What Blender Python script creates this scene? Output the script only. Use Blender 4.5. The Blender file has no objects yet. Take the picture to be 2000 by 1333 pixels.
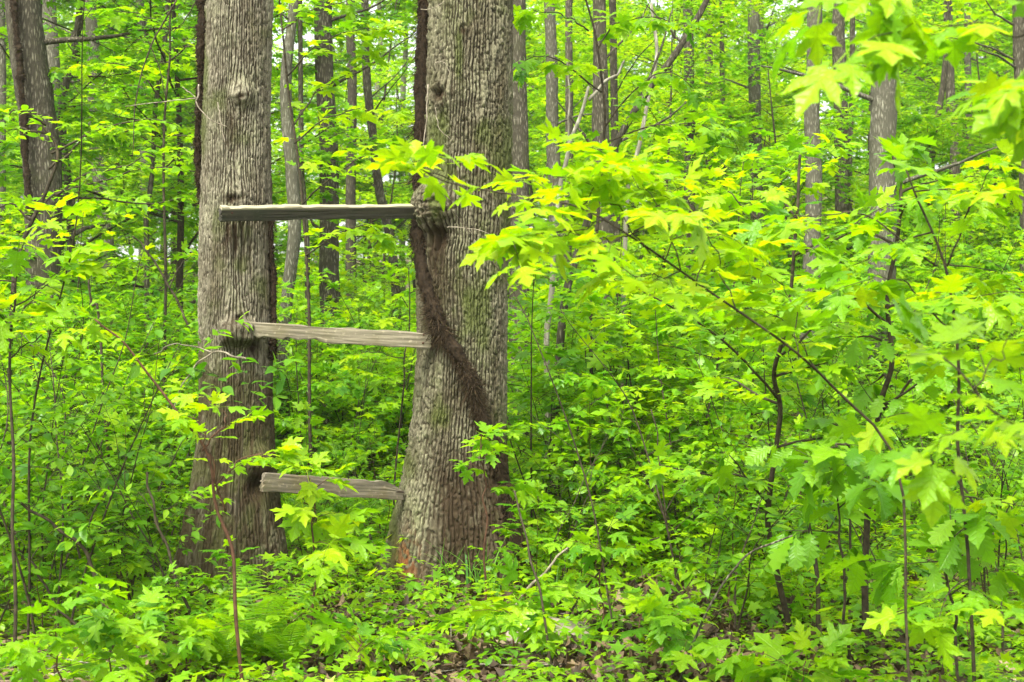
import bpy, math, random
import numpy as np
from math import radians, pi, sin, cos, atan2, sqrt
from mathutils import Vector, Matrix

random.seed(7)
RNG = np.random.default_rng(11)
S = bpy.context.scene
COL = S.collection

# ------------------------------------------------------------------ camera
F = 2778.0            # focal length in photo pixels (50 mm on 36 mm, 2000 px)
EYE = 1.5
cam_d = bpy.data.cameras.new('camera')
cam = bpy.data.objects.new('camera', cam_d)
COL.objects.link(cam)
cam.location = (0, 0, EYE)
cam.rotation_euler = (radians(90), 0, 0)
cam_d.lens = 50
cam_d.sensor_width = 36
cam_d.clip_end = 2000
cam_d.dof.use_dof = True
cam_d.dof.focus_distance = 8.3
cam_d.dof.aperture_fstop = 5.6
S.camera = cam

# ------------------------------------------------------------------ sky and sun
SUN_EL, SUN_AZ = 55.0, 205.0        # azimuth clockwise from +Y
w = bpy.data.worlds.new('World')
S.world = w
w.use_nodes = True
nt = w.node_tree
bg = nt.nodes['Background']
sky = nt.nodes.new('ShaderNodeTexSky')
sky.sky_type = 'NISHITA'
sky.sun_disc = False
sky.sun_elevation = radians(SUN_EL)
sky.sun_rotation = radians(SUN_AZ)
sky.air_density = 1.2
sky.dust_density = 4.0
sky.ozone_density = 0.5
hsv = nt.nodes.new('ShaderNodeHueSaturation')      # thin high cloud: the same sky with less colour
hsv.inputs['Saturation'].default_value = 0.22
nt.links.new(sky.outputs[0], hsv.inputs['Color'])
nt.links.new(hsv.outputs[0], bg.inputs[0])
bg.inputs[1].default_value = 0.15
sun_d = bpy.data.lights.new('sun', 'SUN')
sun_d.energy = 2.0
sun_d.angle = radians(26)
sun_d.color = (1.0, 0.96, 0.88)
sun = bpy.data.objects.new('sun', sun_d)
COL.objects.link(sun)
d = Vector((sin(radians(SUN_AZ)) * cos(radians(SUN_EL)), cos(radians(SUN_AZ)) * cos(radians(SUN_EL)), sin(radians(SUN_EL))))
sun.rotation_euler = d.to_track_quat('Z', 'Y').to_euler()
sun.location = (0, 0, 30)

S.view_settings.view_transform = 'Standard'
S.view_settings.look = 'None'
S.view_settings.gamma = 1.0
S.view_settings.exposure = 1.95
S.view_settings.use_curve_mapping = False
S.cycles.use_denoising = True
S.cycles.max_bounces = 10
S.cycles.diffuse_bounces = 7
S.cycles.transmission_bounces = 4
S.cycles.glossy_bounces = 2

# ------------------------------------------------------------------ numeric helpers
def P(px, py, Y):
    return np.array([(px - 1000) / F * Y, Y, EYE - (py - 666) / F * Y])

def _h(a):
    a = a.astype(np.uint64)
    a = (a ^ np.uint64(61)) ^ (a >> np.uint64(16))
    a = (a * np.uint64(9)) & np.uint64(0xffffffff)
    a = a ^ (a >> np.uint64(4))
    a = (a * np.uint64(0x27d4eb2d)) & np.uint64(0xffffffff)
    a = a ^ (a >> np.uint64(15))
    return (a & np.uint64(0xffffff)).astype(np.float64) / float(0xffffff)

def hsh(i, j, k=0, s=0):
    i = np.asarray(i).astype(np.int64); j = np.asarray(j).astype(np.int64); k = np.asarray(k).astype(np.int64)
    return _h((i * 73856093 ^ j * 19349663 ^ k * 83492791 ^ (s * 2654435761 & 0xffffffff)) & 0xffffffff)

def noise(x, y, z=0.0, s=0):
    x, y, z = np.broadcast_arrays(np.asarray(x, float), np.asarray(y, float), np.asarray(z, float))
    i, j, k = np.floor(x), np.floor(y), np.floor(z)
    u, v, t = x - i, y - j, z - k
    u, v, t = u * u * (3 - 2 * u), v * v * (3 - 2 * v), t * t * (3 - 2 * t)
    r = 0
    for a in (0, 1):
        for b in (0, 1):
            for c in (0, 1):
                r = r + hsh(i + a, j + b, k + c, s) * (u if a else 1 - u) * (v if b else 1 - v) * (t if c else 1 - t)
    return r * 2 - 1

def fbm(x, y, z=0.0, s=0, o=3):
    r, a = 0, 0.5
    for q in range(o):
        r = r + a * noise(np.asarray(x) * 2 ** q, np.asarray(y) * 2 ** q, np.asarray(z) * 2 ** q, s + q)
        a *= 0.5
    return r

def sstep(a, b, x):
    t = np.clip((x - a) / (b - a), 0, 1)
    return t * t * (3 - 2 * t)

def ground(x, y):
    x = np.asarray(x, float); y = np.asarray(y, float)
    t = np.maximum(0, y - 9.5)
    t = t * t / (t + 3.0)
    t = np.minimum(t, 75)
    side = sstep(-0.15, 0.30, x / np.maximum(y, 6.0))
    h = t * (0.085 + 0.075 * side)
    h = h + 0.05 * fbm(x * 0.5, y * 0.5, 0, 3) + 0.5 * sstep(12, 40, y) * fbm(x * 0.08, y * 0.08, 0, 5)
    h = h + 0.02 * fbm(x * 2.1, y * 2.1, 0, 6)
    return h

def gz(x, y):
    return float(ground(x, y))

# ------------------------------------------------------------------ mesh helpers
def make_mesh(name, V, faces, mat, tint=None, colors=None, smooth=True):
    """faces: list of (M x k) int arrays"""
    me = bpy.data.meshes.new(name)
    V = np.asarray(V, np.float32)
    faces = [np.asarray(f, np.int32) for f in faces if len(f)]
    me.vertices.add(len(V))
    me.vertices.foreach_set('co', V.ravel())
    nl = sum(f.size for f in faces)
    npoly = sum(len(f) for f in faces)
    me.loops.add(nl)
    me.polygons.add(npoly)
    me.loops.foreach_set('vertex_index', np.concatenate([f.ravel() for f in faces]))
    tot = np.concatenate([np.full(len(f), f.shape[1], np.int32) for f in faces])
    st = np.concatenate([[0], np.cumsum(tot)[:-1]]).astype(np.int32)
    me.polygons.foreach_set('loop_start', st)
    me.polygons.foreach_set('loop_total', tot)
    me.polygons.foreach_set('use_smooth', np.full(npoly, smooth, bool))
    me.update(calc_edges=True)
    if tint is not None:
        a = me.attributes.new('tint', 'FLOAT', 'POINT')
        a.data.foreach_set('value', np.asarray(tint, np.float32))
    if colors is not None:
        a = me.attributes.new('wear', 'FLOAT_COLOR', 'POINT')
        c = np.ones((len(V), 4), np.float32)
        c[:, :colors.shape[1]] = colors
        a.data.foreach_set('color', c.ravel())
    me.materials.append(mat)
    return me

class MB:
    def __init__(s):
        s.V = []; s.Fq = []; s.Ft = []; s.T = []; s.n = 0
    def add(s, V, quads=None, tris=None, tint=None):
        V = np.asarray(V, float)
        s.V.append(V)
        if quads is not None and len(quads): s.Fq.append(np.asarray(quads) + s.n)
        if tris is not None and len(tris): s.Ft.append(np.asarray(tris) + s.n)
        s.T.append(np.full(len(V), 0.5) if tint is None else np.broadcast_to(tint, (len(V),)))
        s.n += len(V)
    def tube(s, pts, rad, n=6, cap=True, tint=None, rough=0.0):
        pts = np.asarray(pts, float); m = len(pts)
        rad = np.broadcast_to(np.asarray(rad, float), (m,))
        tan = np.gradient(pts, axis=0)
        tan /= np.linalg.norm(tan, axis=1)[:, None] + 1e-9
        ref = np.array([0, 0, 1.0]) if abs(tan[:, 2]).mean() < 0.8 else np.array([1.0, 0, 0])
        u = np.cross(tan, ref); u /= np.linalg.norm(u, axis=1)[:, None] + 1e-9
        v = np.cross(tan, u)
        a = np.linspace(0, 2 * pi, n, endpoint=False)
        R = rad[:, None] * np.ones((m, n))
        if rough:
            R = R * (1 + rough * (RNG.random((m, n)) - 0.5))
        V = pts[:, None, :] + R[..., None] * (cos_(a)[None, :, None] * u[:, None, :] + sin_(a)[None, :, None] * v[:, None, :])
        V = V.reshape(-1, 3)
        i = np.arange(m - 1)[:, None] * n; j = np.arange(n)[None, :]
        q = np.stack([i + j, i + (j + 1) % n, i + n + (j + 1) % n, i + n + j], -1).reshape(-1, 4)
        t = None
        if cap:
            V = np.vstack([V, pts[-1] + tan[-1] * rad[-1] * 0.5, pts[0] - tan[0] * rad[0] * 0.3])
            b = (m - 1) * n
            jj = np.arange(n)
            t = np.vstack([np.stack([b + jj, b + (jj + 1) % n, np.full(n, m * n)], -1),
                           np.stack([(jj + 1) % n, jj, np.full(n, m * n + 1)], -1)])
        s.add(V, q, t, tint)
    def mesh(s, name, mat, smooth=True, tint=True):
        V = np.vstack(s.V)
        f = []
        if s.Fq: f.append(np.vstack(s.Fq))
        if s.Ft: f.append(np.vstack(s.Ft))
        return make_mesh(name, V, f, mat, np.concatenate(s.T) if tint else None, smooth=smooth)

cos_, sin_ = np.cos, np.sin

def curve(pts, n=24, wig=0.0, seed=0):
    """Catmull-Rom through the points, resampled"""
    pts = np.asarray(pts, float)
    if len(pts) < 3:
        t = np.linspace(0, 1, n)[:, None]
        out = pts[0] * (1 - t) + pts[-1] * t
    else:
        q = np.vstack([2 * pts[0] - pts[1], pts, 2 * pts[-1] - pts[-2]])
        m = len(pts) - 1
        tt = np.linspace(0, m, n); k = np.minimum(tt.astype(int), m - 1); u = (tt - k)[:, None]
        p0, p1, p2, p3 = q[k], q[k + 1], q[k + 2], q[k + 3]
        out = 0.5 * ((2 * p1) + (-p0 + p2) * u + (2 * p0 - 5 * p1 + 4 * p2 - p3) * u ** 2 + (-p0 + 3 * p1 - 3 * p2 + p3) * u ** 3)
    if wig:
        L = np.linspace(0, 1, n) * 9
        env = np.minimum(1, np.linspace(0, 1, n) * 6)
        for ax in range(3):
            out[:, ax] += wig * noise(L, seed * 3.1 + ax * 7.7, 0, 9) * env
    return out

def link(name, data, parent=None, kind=None, label=None):
    o = bpy.data.objects.new(name, data)
    COL.objects.link(o)
    if parent is not None: o.parent = parent
    if kind: o['kind'] = kind
    if label: o['label'] = label
    return o

def thing(name, label, cat, loc=(0, 0, 0), rz=0, group=None, data=None):
    o = bpy.data.objects.new(name, data)
    COL.objects.link(o)
    o.location = loc
    o.rotation_euler = (0, 0, rz)
    o['label'] = label
    o['category'] = cat
    if group: o['group'] = group
    if data is None: o.empty_display_size = 0.2
    return o

def copy_thing(root, label, loc, rz, sc=(1, 1, 1), group=None):
    r = root.copy()
    COL.objects.link(r)
    r.location = loc; r.rotation_euler = (0, 0, rz); r.scale = sc
    r['label'] = label
    if group: r['group'] = group
    for ch in KIDS[root.name]:
        c = ch.copy(); COL.objects.link(c); c.parent = r
        for g in KIDS.get(ch.name, ()):
            e = g.copy(); COL.objects.link(e); e.parent = c
    return r
KIDS = {}

# ------------------------------------------------------------------ materials
def new_mat(name):
    m = bpy.data.materials.new(name)
    m.use_nodes = True
    t = m.node_tree
    for n in list(t.nodes): t.nodes.remove(n)
    out = t.nodes.new('ShaderNodeOutputMaterial')
    return m, t, out

def N(t, typ, **kw):
    n = t.nodes.new(typ)
    for k, v in kw.items():
        if k.startswith('i_'):
            key = k[2:]
            key = int(key) if key.isdigit() else key.replace('_', ' ')
            n.inputs[key].default_value = v
        else:
            setattr(n, k, v)
    return n

def ramp(t, stops, fac=None, mode='LINEAR'):
    r = t.nodes.new('ShaderNodeValToRGB')
    r.color_ramp.interpolation = mode
    e = r.color_ramp.elements
    while len(e) < len(stops): e.new(0.5)
    for k, (p, c) in enumerate(stops):
        e[k].position = p; e[k].color = (*c, 1)
    if fac is not None: t.links.new(fac, r.inputs[0])
    return r

def leaf_mat(name, stops, trans_gain=1.55, trans=0.5, rough=0.38, spec=0.38, rnd=0.5, veins=None):
    m, t, out = new_mat(name)
    at = N(t, 'ShaderNodeAttribute', attribute_name='tint')
    oi = N(t, 'ShaderNodeObjectInfo')
    ma = N(t, 'ShaderNodeMath', operation='MULTIPLY_ADD', i_1=rnd, i_2=-rnd / 2)
    t.links.new(oi.outputs['Random'], ma.inputs[0])
    ad = N(t, 'ShaderNodeMath', operation='ADD', use_clamp=True)
    t.links.new(at.outputs['Fac'], ad.inputs[0]); t.links.new(ma.outputs[0], ad.inputs[1])
    ge = N(t, 'ShaderNodeNewGeometry')
    nz = N(t, 'ShaderNodeTexNoise', i_Scale=22.0, i_Detail=2.0)
    t.links.new(ge.outputs['Position'], nz.inputs['Vector'])
    ad2 = N(t, 'ShaderNodeMath', operation='MULTIPLY_ADD', i_1=0.22, use_clamp=True)
    t.links.new(nz.outputs['Fac'], ad2.inputs[0])
    sb = N(t, 'ShaderNodeMath', operation='SUBTRACT', i_1=0.11)
    t.links.new(ad.outputs[0], sb.inputs[0]); t.links.new(sb.outputs[0], ad2.inputs[2])
    cr = ramp(t, stops, ad2.outputs[0])
    leafcol = cr.outputs[0]
    vein = None
    if veins:      # leaf-local coordinates: base at the origin, tip at +Y
        oc = N(t, 'ShaderNodeTexCoord'); sx = N(t, 'ShaderNodeSeparateXYZ'); t.links.new(oc.outputs['Object'], sx.inputs[0])
        def mth(op, a, b=None, c=None):
            n_ = N(t, 'ShaderNodeMath', operation=op)
            for k_, v_ in enumerate((a, b, c)):
                if v_ is None: continue
                if hasattr(v_, 'links'): t.links.new(v_, n_.inputs[k_])
                else: n_.inputs[k_].default_value = v_
            return n_.outputs[0]
        X_, Y_ = sx.outputs[0], sx.outputs[1]
        ax = mth('ABSOLUTE', X_)
        if veins == 'palm':
            an = mth('ARCTAN2', X_, mth('ADD', Y_, 0.04)); rr_ = mth('SQRT', mth('ADD', mth('MULTIPLY', X_, X_), mth('MULTIPLY', Y_, Y_)))
            d1 = mth('MULTIPLY', mth('PINGPONG', an, 0.37), rr_)
            d2 = mth('MULTIPLY', mth('PINGPONG', mth('ADD', rr_, mth('MULTIPLY', d1, -0.9)), 0.075), 0.55)
            d2 = mth('ADD', d2, 0.006)
            dd_ = mth('MINIMUM', d1, d2)
        else:
            d2 = mth('MULTIPLY', mth('PINGPONG', mth('SUBTRACT', Y_, mth('MULTIPLY', ax, 0.8)), 0.055), 0.8)
            dd_ = mth('MINIMUM', ax, mth('ADD', d2, 0.004))
        vr_ = N(t, 'ShaderNodeMapRange', i_1=0.004, i_2=0.022, i_3=1.0, i_4=0.0); t.links.new(dd_, vr_.inputs[0])
        vein = vr_.outputs[0]
        vm = N(t, 'ShaderNodeMix', data_type='RGBA', blend_type='MULTIPLY'); vm.inputs[7].default_value = (1.5, 1.3, 1.1, 1)
        t.links.new(mth('MULTIPLY', vein, 0.7), vm.inputs[0]); t.links.new(leafcol, vm.inputs[6]); leafcol = vm.outputs[2]
        bn = N(t, 'ShaderNodeTexNoise', i_Scale=34.0, i_Detail=3.0, i_Roughness=0.6)
        t.links.new(ge.outputs['Position'], bn.inputs['Vector'])
        bm_ = N(t, 'ShaderNodeMapRange', i_1=0.70, i_2=0.76, i_3=0.0, i_4=0.8); t.links.new(bn.outputs['Fac'], bm_.inputs[0])
        b2_ = N(t, 'ShaderNodeMix', data_type='RGBA'); b2_.inputs[7].default_value = (0.13, 0.085, 0.02, 1)
        t.links.new(bm_.outputs[0], b2_.inputs[0]); t.links.new(leafcol, b2_.inputs[6]); leafcol = b2_.outputs[2]
    tc = N(t, 'ShaderNodeMix', data_type='RGBA', blend_type='MULTIPLY')
    tc.inputs[0].default_value = 1.0
    tc.inputs[7].default_value = (1.25 * trans_gain, 1.12 * trans_gain, 0.3 * trans_gain, 1)
    t.links.new(cr.outputs[0], tc.inputs[6])
    if vein is not None:
        tv = N(t, 'ShaderNodeMix', data_type='RGBA', blend_type='MULTIPLY'); tv.inputs[7].default_value = (0.6, 0.7, 0.6, 1)
        t.links.new(vein, tv.inputs[0]); t.links.new(tc.outputs[2], tv.inputs[6])
        tc = tv
    pb = N(t, 'ShaderNodeBsdfPrincipled')
    pb.inputs['Roughness'].default_value = rough
    pb.inputs['Specular IOR Level'].default_value = spec
    t.links.new(leafcol, pb.inputs['Base Color'])
    rn = N(t, 'ShaderNodeMapRange', i_1=0.3, i_2=0.7, i_3=rough - 0.10, i_4=rough + 0.14)
    t.links.new(nz.outputs['Fac'], rn.inputs[0]); t.links.new(rn.outputs[0], pb.inputs['Roughness'])
    if vein is not None:
        bpv = N(t, 'ShaderNodeBump', i_Strength=0.5, i_Distance=0.004); bpv.invert = True
        t.links.new(vein, bpv.inputs['Height']); t.links.new(bpv.outputs[0], pb.inputs['Normal'])
    tr = N(t, 'ShaderNodeBsdfTranslucent')
    t.links.new(tc.outputs[2], tr.inputs['Color'])
    mx = N(t, 'ShaderNodeMixShader'); mx.inputs[0].default_value = trans
    t.links.new(pb.outputs[0], mx.inputs[1]); t.links.new(tr.outputs[0], mx.inputs[2])
    t.links.new(mx.outputs[0], out.inputs[0])
    return m

M = {}
LEAF_STOPS = {}
LEAF_STOPS['maple'] = [(0.0, (0.062, 0.20, 0.004)), (0.4, (0.128, 0.30, 0.003)), (0.75, (0.205, 0.375, 0.002)), (1.0, (0.29, 0.43, 0.003))]
M['maple'] = leaf_mat('maple_leaf', LEAF_STOPS['maple'])
LEAF_STOPS['spice'] = [(0.0, (0.055, 0.18, 0.006)), (0.5, (0.125, 0.285, 0.004)), (1.0, (0.205, 0.375, 0.004))]
M['spice'] = leaf_mat('spice_leaf', LEAF_STOPS['spice'])
LEAF_STOPS['oak'] = [(0.0, (0.060, 0.19, 0.004)), (0.5, (0.115, 0.28, 0.004)), (1.0, (0.19, 0.37, 0.004))]
M['oak'] = leaf_mat('oak_leaf', LEAF_STOPS['oak'])
M['herb'] = leaf_mat('herb_leaf', [(0.0, (0.062, 0.18, 0.004)), (0.5, (0.135, 0.295, 0.003)), (1.0, (0.23, 0.385, 0.003))])
M['far'] = leaf_mat('far_leaf', [(0.0, (0.085, 0.24, 0.003)), (0.5, (0.175, 0.37, 0.003)), (1.0, (0.28, 0.46, 0.003))], spec=0.3)
for k_, v_ in (('maple', 'palm'), ('spice', 'feather'), ('oak', 'feather')):
    M[k_ + '_veined'] = leaf_mat(k_ + '_leaf_veined', LEAF_STOPS[k_], veins=v_)
M['litter'] = leaf_mat('dead_leaf', [(0.0, (0.035, 0.022, 0.010)), (0.4, (0.10, 0.065, 0.030)), (0.75, (0.20, 0.145, 0.075)), (1.0, (0.34, 0.27, 0.165))], trans=0.12, trans_gain=1.0, rough=0.7)

def bark_mat(name, dark, light, scale=1.0, moss=(0.06, 0.075, 0.02), moss_amt=0.35, bump=0.6, wear=False):
    m, t, out = new_mat(name)
    tc = N(t, 'ShaderNodeTexCoord')
    mp = N(t, 'ShaderNodeMapping')
    mp.inputs['Scale'].default_value = (28 * scale, 28 * scale, 6 * scale)
    t.links.new(tc.outputs['Object'], mp.inputs[0])
    nz = N(t, 'ShaderNodeTexNoise', i_Scale=1.0, i_Detail=6.0, i_Roughness=0.65)
    t.links.new(mp.outputs[0], nz.inputs['Vector'])
    vo = N(t, 'ShaderNodeTexVoronoi', feature='DISTANCE_TO_EDGE')
    vo.inputs['Scale'].default_value = 1.3
    mx0 = N(t, 'ShaderNodeVectorMath', operation='ADD')
    t.links.new(mp.outputs[0], mx0.inputs[0]); t.links.new(nz.outputs['Color'], mx0.inputs[1])
    t.links.new(mx0.outputs[0], vo.inputs['Vector'])
    sm = N(t, 'ShaderNodeMapRange', i_1=0.0, i_2=0.35, i_3=0.0, i_4=1.0)
    t.links.new(vo.outputs['Distance'], sm.inputs[0])
    hgt = N(t, 'ShaderNodeMath', operation='MULTIPLY')
    t.links.new(sm.outputs[0], hgt.inputs[0]); t.links.new(nz.outputs['Fac'], hgt.inputs[1])
    if wear:   # the mesh itself carries the furrows: wear = (ridge height, moss, dark stain, rust)
        hgt = N(t, 'ShaderNodeMath', operation='MULTIPLY', i_1=1.0)
        t.links.new(nz.outputs['Fac'], hgt.inputs[0])
    cr = ramp(t, [(0.22, dark), (0.5, tuple(0.5 * (a + b) for a, b in zip(dark, light))), (0.72, light)], hgt.outputs[0])
    col = cr.outputs[0]
    n2 = N(t, 'ShaderNodeTexNoise', i_Scale=2.2 * scale, i_Detail=5.0, i_Roughness=0.6)
    t.links.new(tc.outputs['Object'], n2.inputs['Vector'])
    def mixin(col, fac, c):
        x = N(t, 'ShaderNodeMix', data_type='RGBA'); x.inputs[7].default_value = (*c, 1)
        t.links.new(fac, x.inputs[0]); t.links.new(col, x.inputs[6])
        return x.outputs[2]
    mr = N(t, 'ShaderNodeMapRange', i_1=0.50, i_2=0.72, i_3=0.0, i_4=moss_amt)
    t.links.new(n2.outputs['Fac'], mr.inputs[0])
    col = mixin(col, mr.outputs[0], moss)
    n3 = N(t, 'ShaderNodeTexNoise', i_Scale=(16.0 if wear else 11.0) * scale, i_Detail=7.0, i_Roughness=0.7)
    t.links.new(tc.outputs['Object'], n3.inputs['Vector'])
    ml = N(t, 'ShaderNodeMapRange', i_1=0.56, i_2=0.80, i_3=0.0, i_4=0.75 if wear else 0.35)
    t.links.new(n3.outputs['Fac'], ml.inputs[0])
    col = mixin(col, ml.outputs[0], tuple(min(0.6, 1.25 * a + 0.06) for a in light))
    if wear:
        n5 = N(t, 'ShaderNodeTexNoise', i_Scale=3.2, i_Detail=4.0, i_Roughness=0.6)
        mp5 = N(t, 'ShaderNodeMapping'); mp5.inputs['Scale'].default_value = (1.6, 1.6, 0.6); mp5.inputs['Location'].default_value = (3.3, 1.1, 7.0)
        t.links.new(tc.outputs['Object'], mp5.inputs[0]); t.links.new(mp5.outputs[0], n5.inputs['Vector'])
        r5 = ramp(t, [(0.32, (0.62, 0.56, 0.46)), (0.5, (1.0, 0.97, 0.90)), (0.66, (1.32, 1.34, 1.18))], n5.outputs['Fac'])
        x5 = N(t, 'ShaderNodeMix', data_type='RGBA', blend_type='MULTIPLY'); x5.inputs[0].default_value = 1.0
        t.links.new(col, x5.inputs[6]); t.links.new(r5.outputs[0], x5.inputs[7]); col = x5.outputs[2]
        at = N(t, 'ShaderNodeAttribute', attribute_name='wear')
        sp = N(t, 'ShaderNodeSeparateColor')
        t.links.new(at.outputs['Color'], sp.inputs[0])
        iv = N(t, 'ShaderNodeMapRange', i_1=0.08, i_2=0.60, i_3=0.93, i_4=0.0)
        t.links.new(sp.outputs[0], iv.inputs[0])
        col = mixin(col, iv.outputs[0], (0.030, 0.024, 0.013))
        col = mixin(col, sp.outputs[1], (0.055, 0.070, 0.014))
        col = mixin(col, sp.outputs[2], (0.030, 0.020, 0.010))
        col = mixin(col, at.outputs['Alpha'], (0.14, 0.05, 0.015))
    bp = N(t, 'ShaderNodeBump', i_Strength=bump, i_Distance=0.02)
    t.links.new(hgt.outputs[0], bp.inputs['Height'])
    pb = N(t, 'ShaderNodeBsdfPrincipled')
    pb.inputs['Roughness'].default_value = 0.88
    pb.inputs['Specular IOR Level'].default_value = 0.1
    t.links.new(col, pb.inputs['Base Color']); t.links.new(bp.outputs[0], pb.inputs['Normal'])
    t.links.new(pb.outputs[0], out.inputs[0])
    return m

M['bark_left'] = bark_mat('bark_grey_tree', (0.048, 0.044, 0.030), (0.225, 0.210, 0.155), 2.6, wear=True, moss_amt=0.3)
M['bark_right'] = bark_mat('bark_ridged_tree', (0.042, 0.039, 0.024), (0.18, 0.17, 0.115), 2.4, wear=True, moss_amt=0.55)
M['bark_brown'] = bark_mat('bark_brown', (0.045, 0.040, 0.026), (0.23, 0.21, 0.15), 1.3)
M['bark_grey'] = bark_mat('bark_grey', (0.07, 0.067, 0.045), (0.27, 0.26, 0.19), 1.3)
M['bark_dark'] = bark_mat('bark_dark', (0.035, 0.031, 0.020), (0.15, 0.135, 0.09), 1.2)
M['bark_pale'] = bark_mat('bark_pale', (0.18, 0.17, 0.12), (0.42, 0.40, 0.31), 0.7, moss_amt=0.1)

def simple(name, c, rough=0.7, c2=None, sc=30.0, bump=0.0):
    m, t, out = new_mat(name)
    pb = N(t, 'ShaderNodeBsdfPrincipled')
    pb.inputs['Roughness'].default_value = rough
    pb.inputs['Specular IOR Level'].default_value = 0.12
    tc = N(t, 'ShaderNodeTexCoord')
    nz = N(t, 'ShaderNodeTexNoise', i_Scale=sc, i_Detail=4.0)
    t.links.new(tc.outputs['Object'], nz.inputs['Vector'])
    cr = ramp(t, [(0.3, c), (0.7, c2 or c)], nz.outputs['Fac'])
    t.links.new(cr.outputs[0], pb.inputs['Base Color'])
    if bump:
        bp = N(t, 'ShaderNodeBump', i_Strength=bump, i_Distance=0.01)
        t.links.new(nz.outputs['Fac'], bp.inputs['Height']); t.links.new(bp.outputs[0], pb.inputs['Normal'])
    t.links.new(pb.outputs[0], out.inputs[0])
    return m
M['twig'] = simple('twig_bark', (0.016, 0.013, 0.007), 0.75, (0.06, 0.048, 0.028), 40)
M['twig_red'] = simple('reddish_twig', (0.035, 0.018, 0.010), 0.6, (0.09, 0.045, 0.025), 30)
M['twig_pale'] = simple('bleached_twig', (0.10, 0.085, 0.055), 0.8, (0.30, 0.26, 0.19), 30)
M['vine'] = simple('hairy_vine', (0.006, 0.004, 0.002), 0.9, (0.030, 0.020, 0.010), 60)
M['hair'] = simple('vine_rootlets', (0.006, 0.004, 0.002), 0.9, (0.056, 0.038, 0.018), 60)
M['grass'] = leaf_mat('grass_blade', [(0.0, (0.04, 0.15, 0.015)), (1.0, (0.13, 0.30, 0.03))], trans=0.35)
M['stone'] = simple('mossy_stone', (0.16, 0.13, 0.10), 0.85, (0.34, 0.29, 0.23), 14, 0.5)

def board_mat(name, dark, light, moss, edge=None):
    m, t, out = new_mat(name)
    tc = N(t, 'ShaderNodeTexCoord')
    mp = N(t, 'ShaderNodeMapping'); mp.inputs['Scale'].default_value = (3.0, 60, 60)
    t.links.new(tc.outputs['Object'], mp.inputs[0])
    nz = N(t, 'ShaderNodeTexNoise', i_Scale=1.0, i_Detail=7.0, i_Roughness=0.6, i_Distortion=0.6)
    t.links.new(mp.outputs[0], nz.inputs['Vector'])
    cr = ramp(t, [(0.28, dark), (0.62, light)], nz.outputs['Fac'])
    n2 = N(t, 'ShaderNodeTexNoise', i_Scale=7.0, i_Detail=5.0)
    t.links.new(tc.outputs['Object'], n2.inputs['Vector'])
    mr = N(t, 'ShaderNodeMapRange', i_1=0.48, i_2=0.68, i_3=0.0, i_4=0.75)
    t.links.new(n2.outputs['Fac'], mr.inputs[0])
    x = N(t, 'ShaderNodeMix', data_type='RGBA'); x.inputs[7].default_value = (*moss, 1)
    t.links.new(mr.outputs[0], x.inputs[0]); t.links.new(cr.outputs[0], x.inputs[6])
    n3 = N(t, 'ShaderNodeTexNoise', i_Scale=45.0, i_Detail=3.0)
    t.links.new(tc.outputs['Object'], n3.inputs['Vector'])
    m3 = N(t, 'ShaderNodeMapRange', i_1=0.60, i_2=0.68, i_3=0.0, i_4=0.7)
    t.links.new(n3.outputs['Fac'], m3.inputs[0])
    y = N(t, 'ShaderNodeMix', data_type='RGBA'); y.inputs[7].default_value = (*[min(0.45, 1.3 * q) for q in light], 1)
    t.links.new(m3.outputs[0], y.inputs[0]); t.links.new(x.outputs[2], y.inputs[6])
    if edge:      # upper edge worn and bleached, with the skylight it catches added to the colour
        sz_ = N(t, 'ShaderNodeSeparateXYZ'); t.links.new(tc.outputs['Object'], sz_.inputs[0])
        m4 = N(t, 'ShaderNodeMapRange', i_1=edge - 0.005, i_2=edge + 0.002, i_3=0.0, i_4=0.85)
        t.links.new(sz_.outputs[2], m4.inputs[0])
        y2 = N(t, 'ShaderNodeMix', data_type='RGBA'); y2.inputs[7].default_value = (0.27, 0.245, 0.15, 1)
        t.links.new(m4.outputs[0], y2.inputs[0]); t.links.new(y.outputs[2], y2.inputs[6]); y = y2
    bp = N(t, 'ShaderNodeBump', i_Strength=0.7, i_Distance=0.006)
    t.links.new(nz.outputs['Fac'], bp.inputs['Height'])
    pb = N(t, 'ShaderNodeBsdfPrincipled'); pb.inputs['Roughness'].default_value = 0.85
    t.links.new(y.outputs[2], pb.inputs['Base Color']); t.links.new(bp.outputs[0], pb.inputs['Normal'])
    t.links.new(pb.outputs[0], out.inputs[0])
    return m
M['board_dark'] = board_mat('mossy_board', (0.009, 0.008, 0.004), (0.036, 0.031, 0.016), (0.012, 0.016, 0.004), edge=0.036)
M['board_grey'] = board_mat('weathered_board', (0.070, 0.058, 0.034), (0.225, 0.195, 0.125), (0.14, 0.12, 0.06))
M['board_brown'] = board_mat('brown_board', (0.040, 0.033, 0.020), (0.155, 0.130, 0.085), (0.10, 0.08, 0.03))

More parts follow.
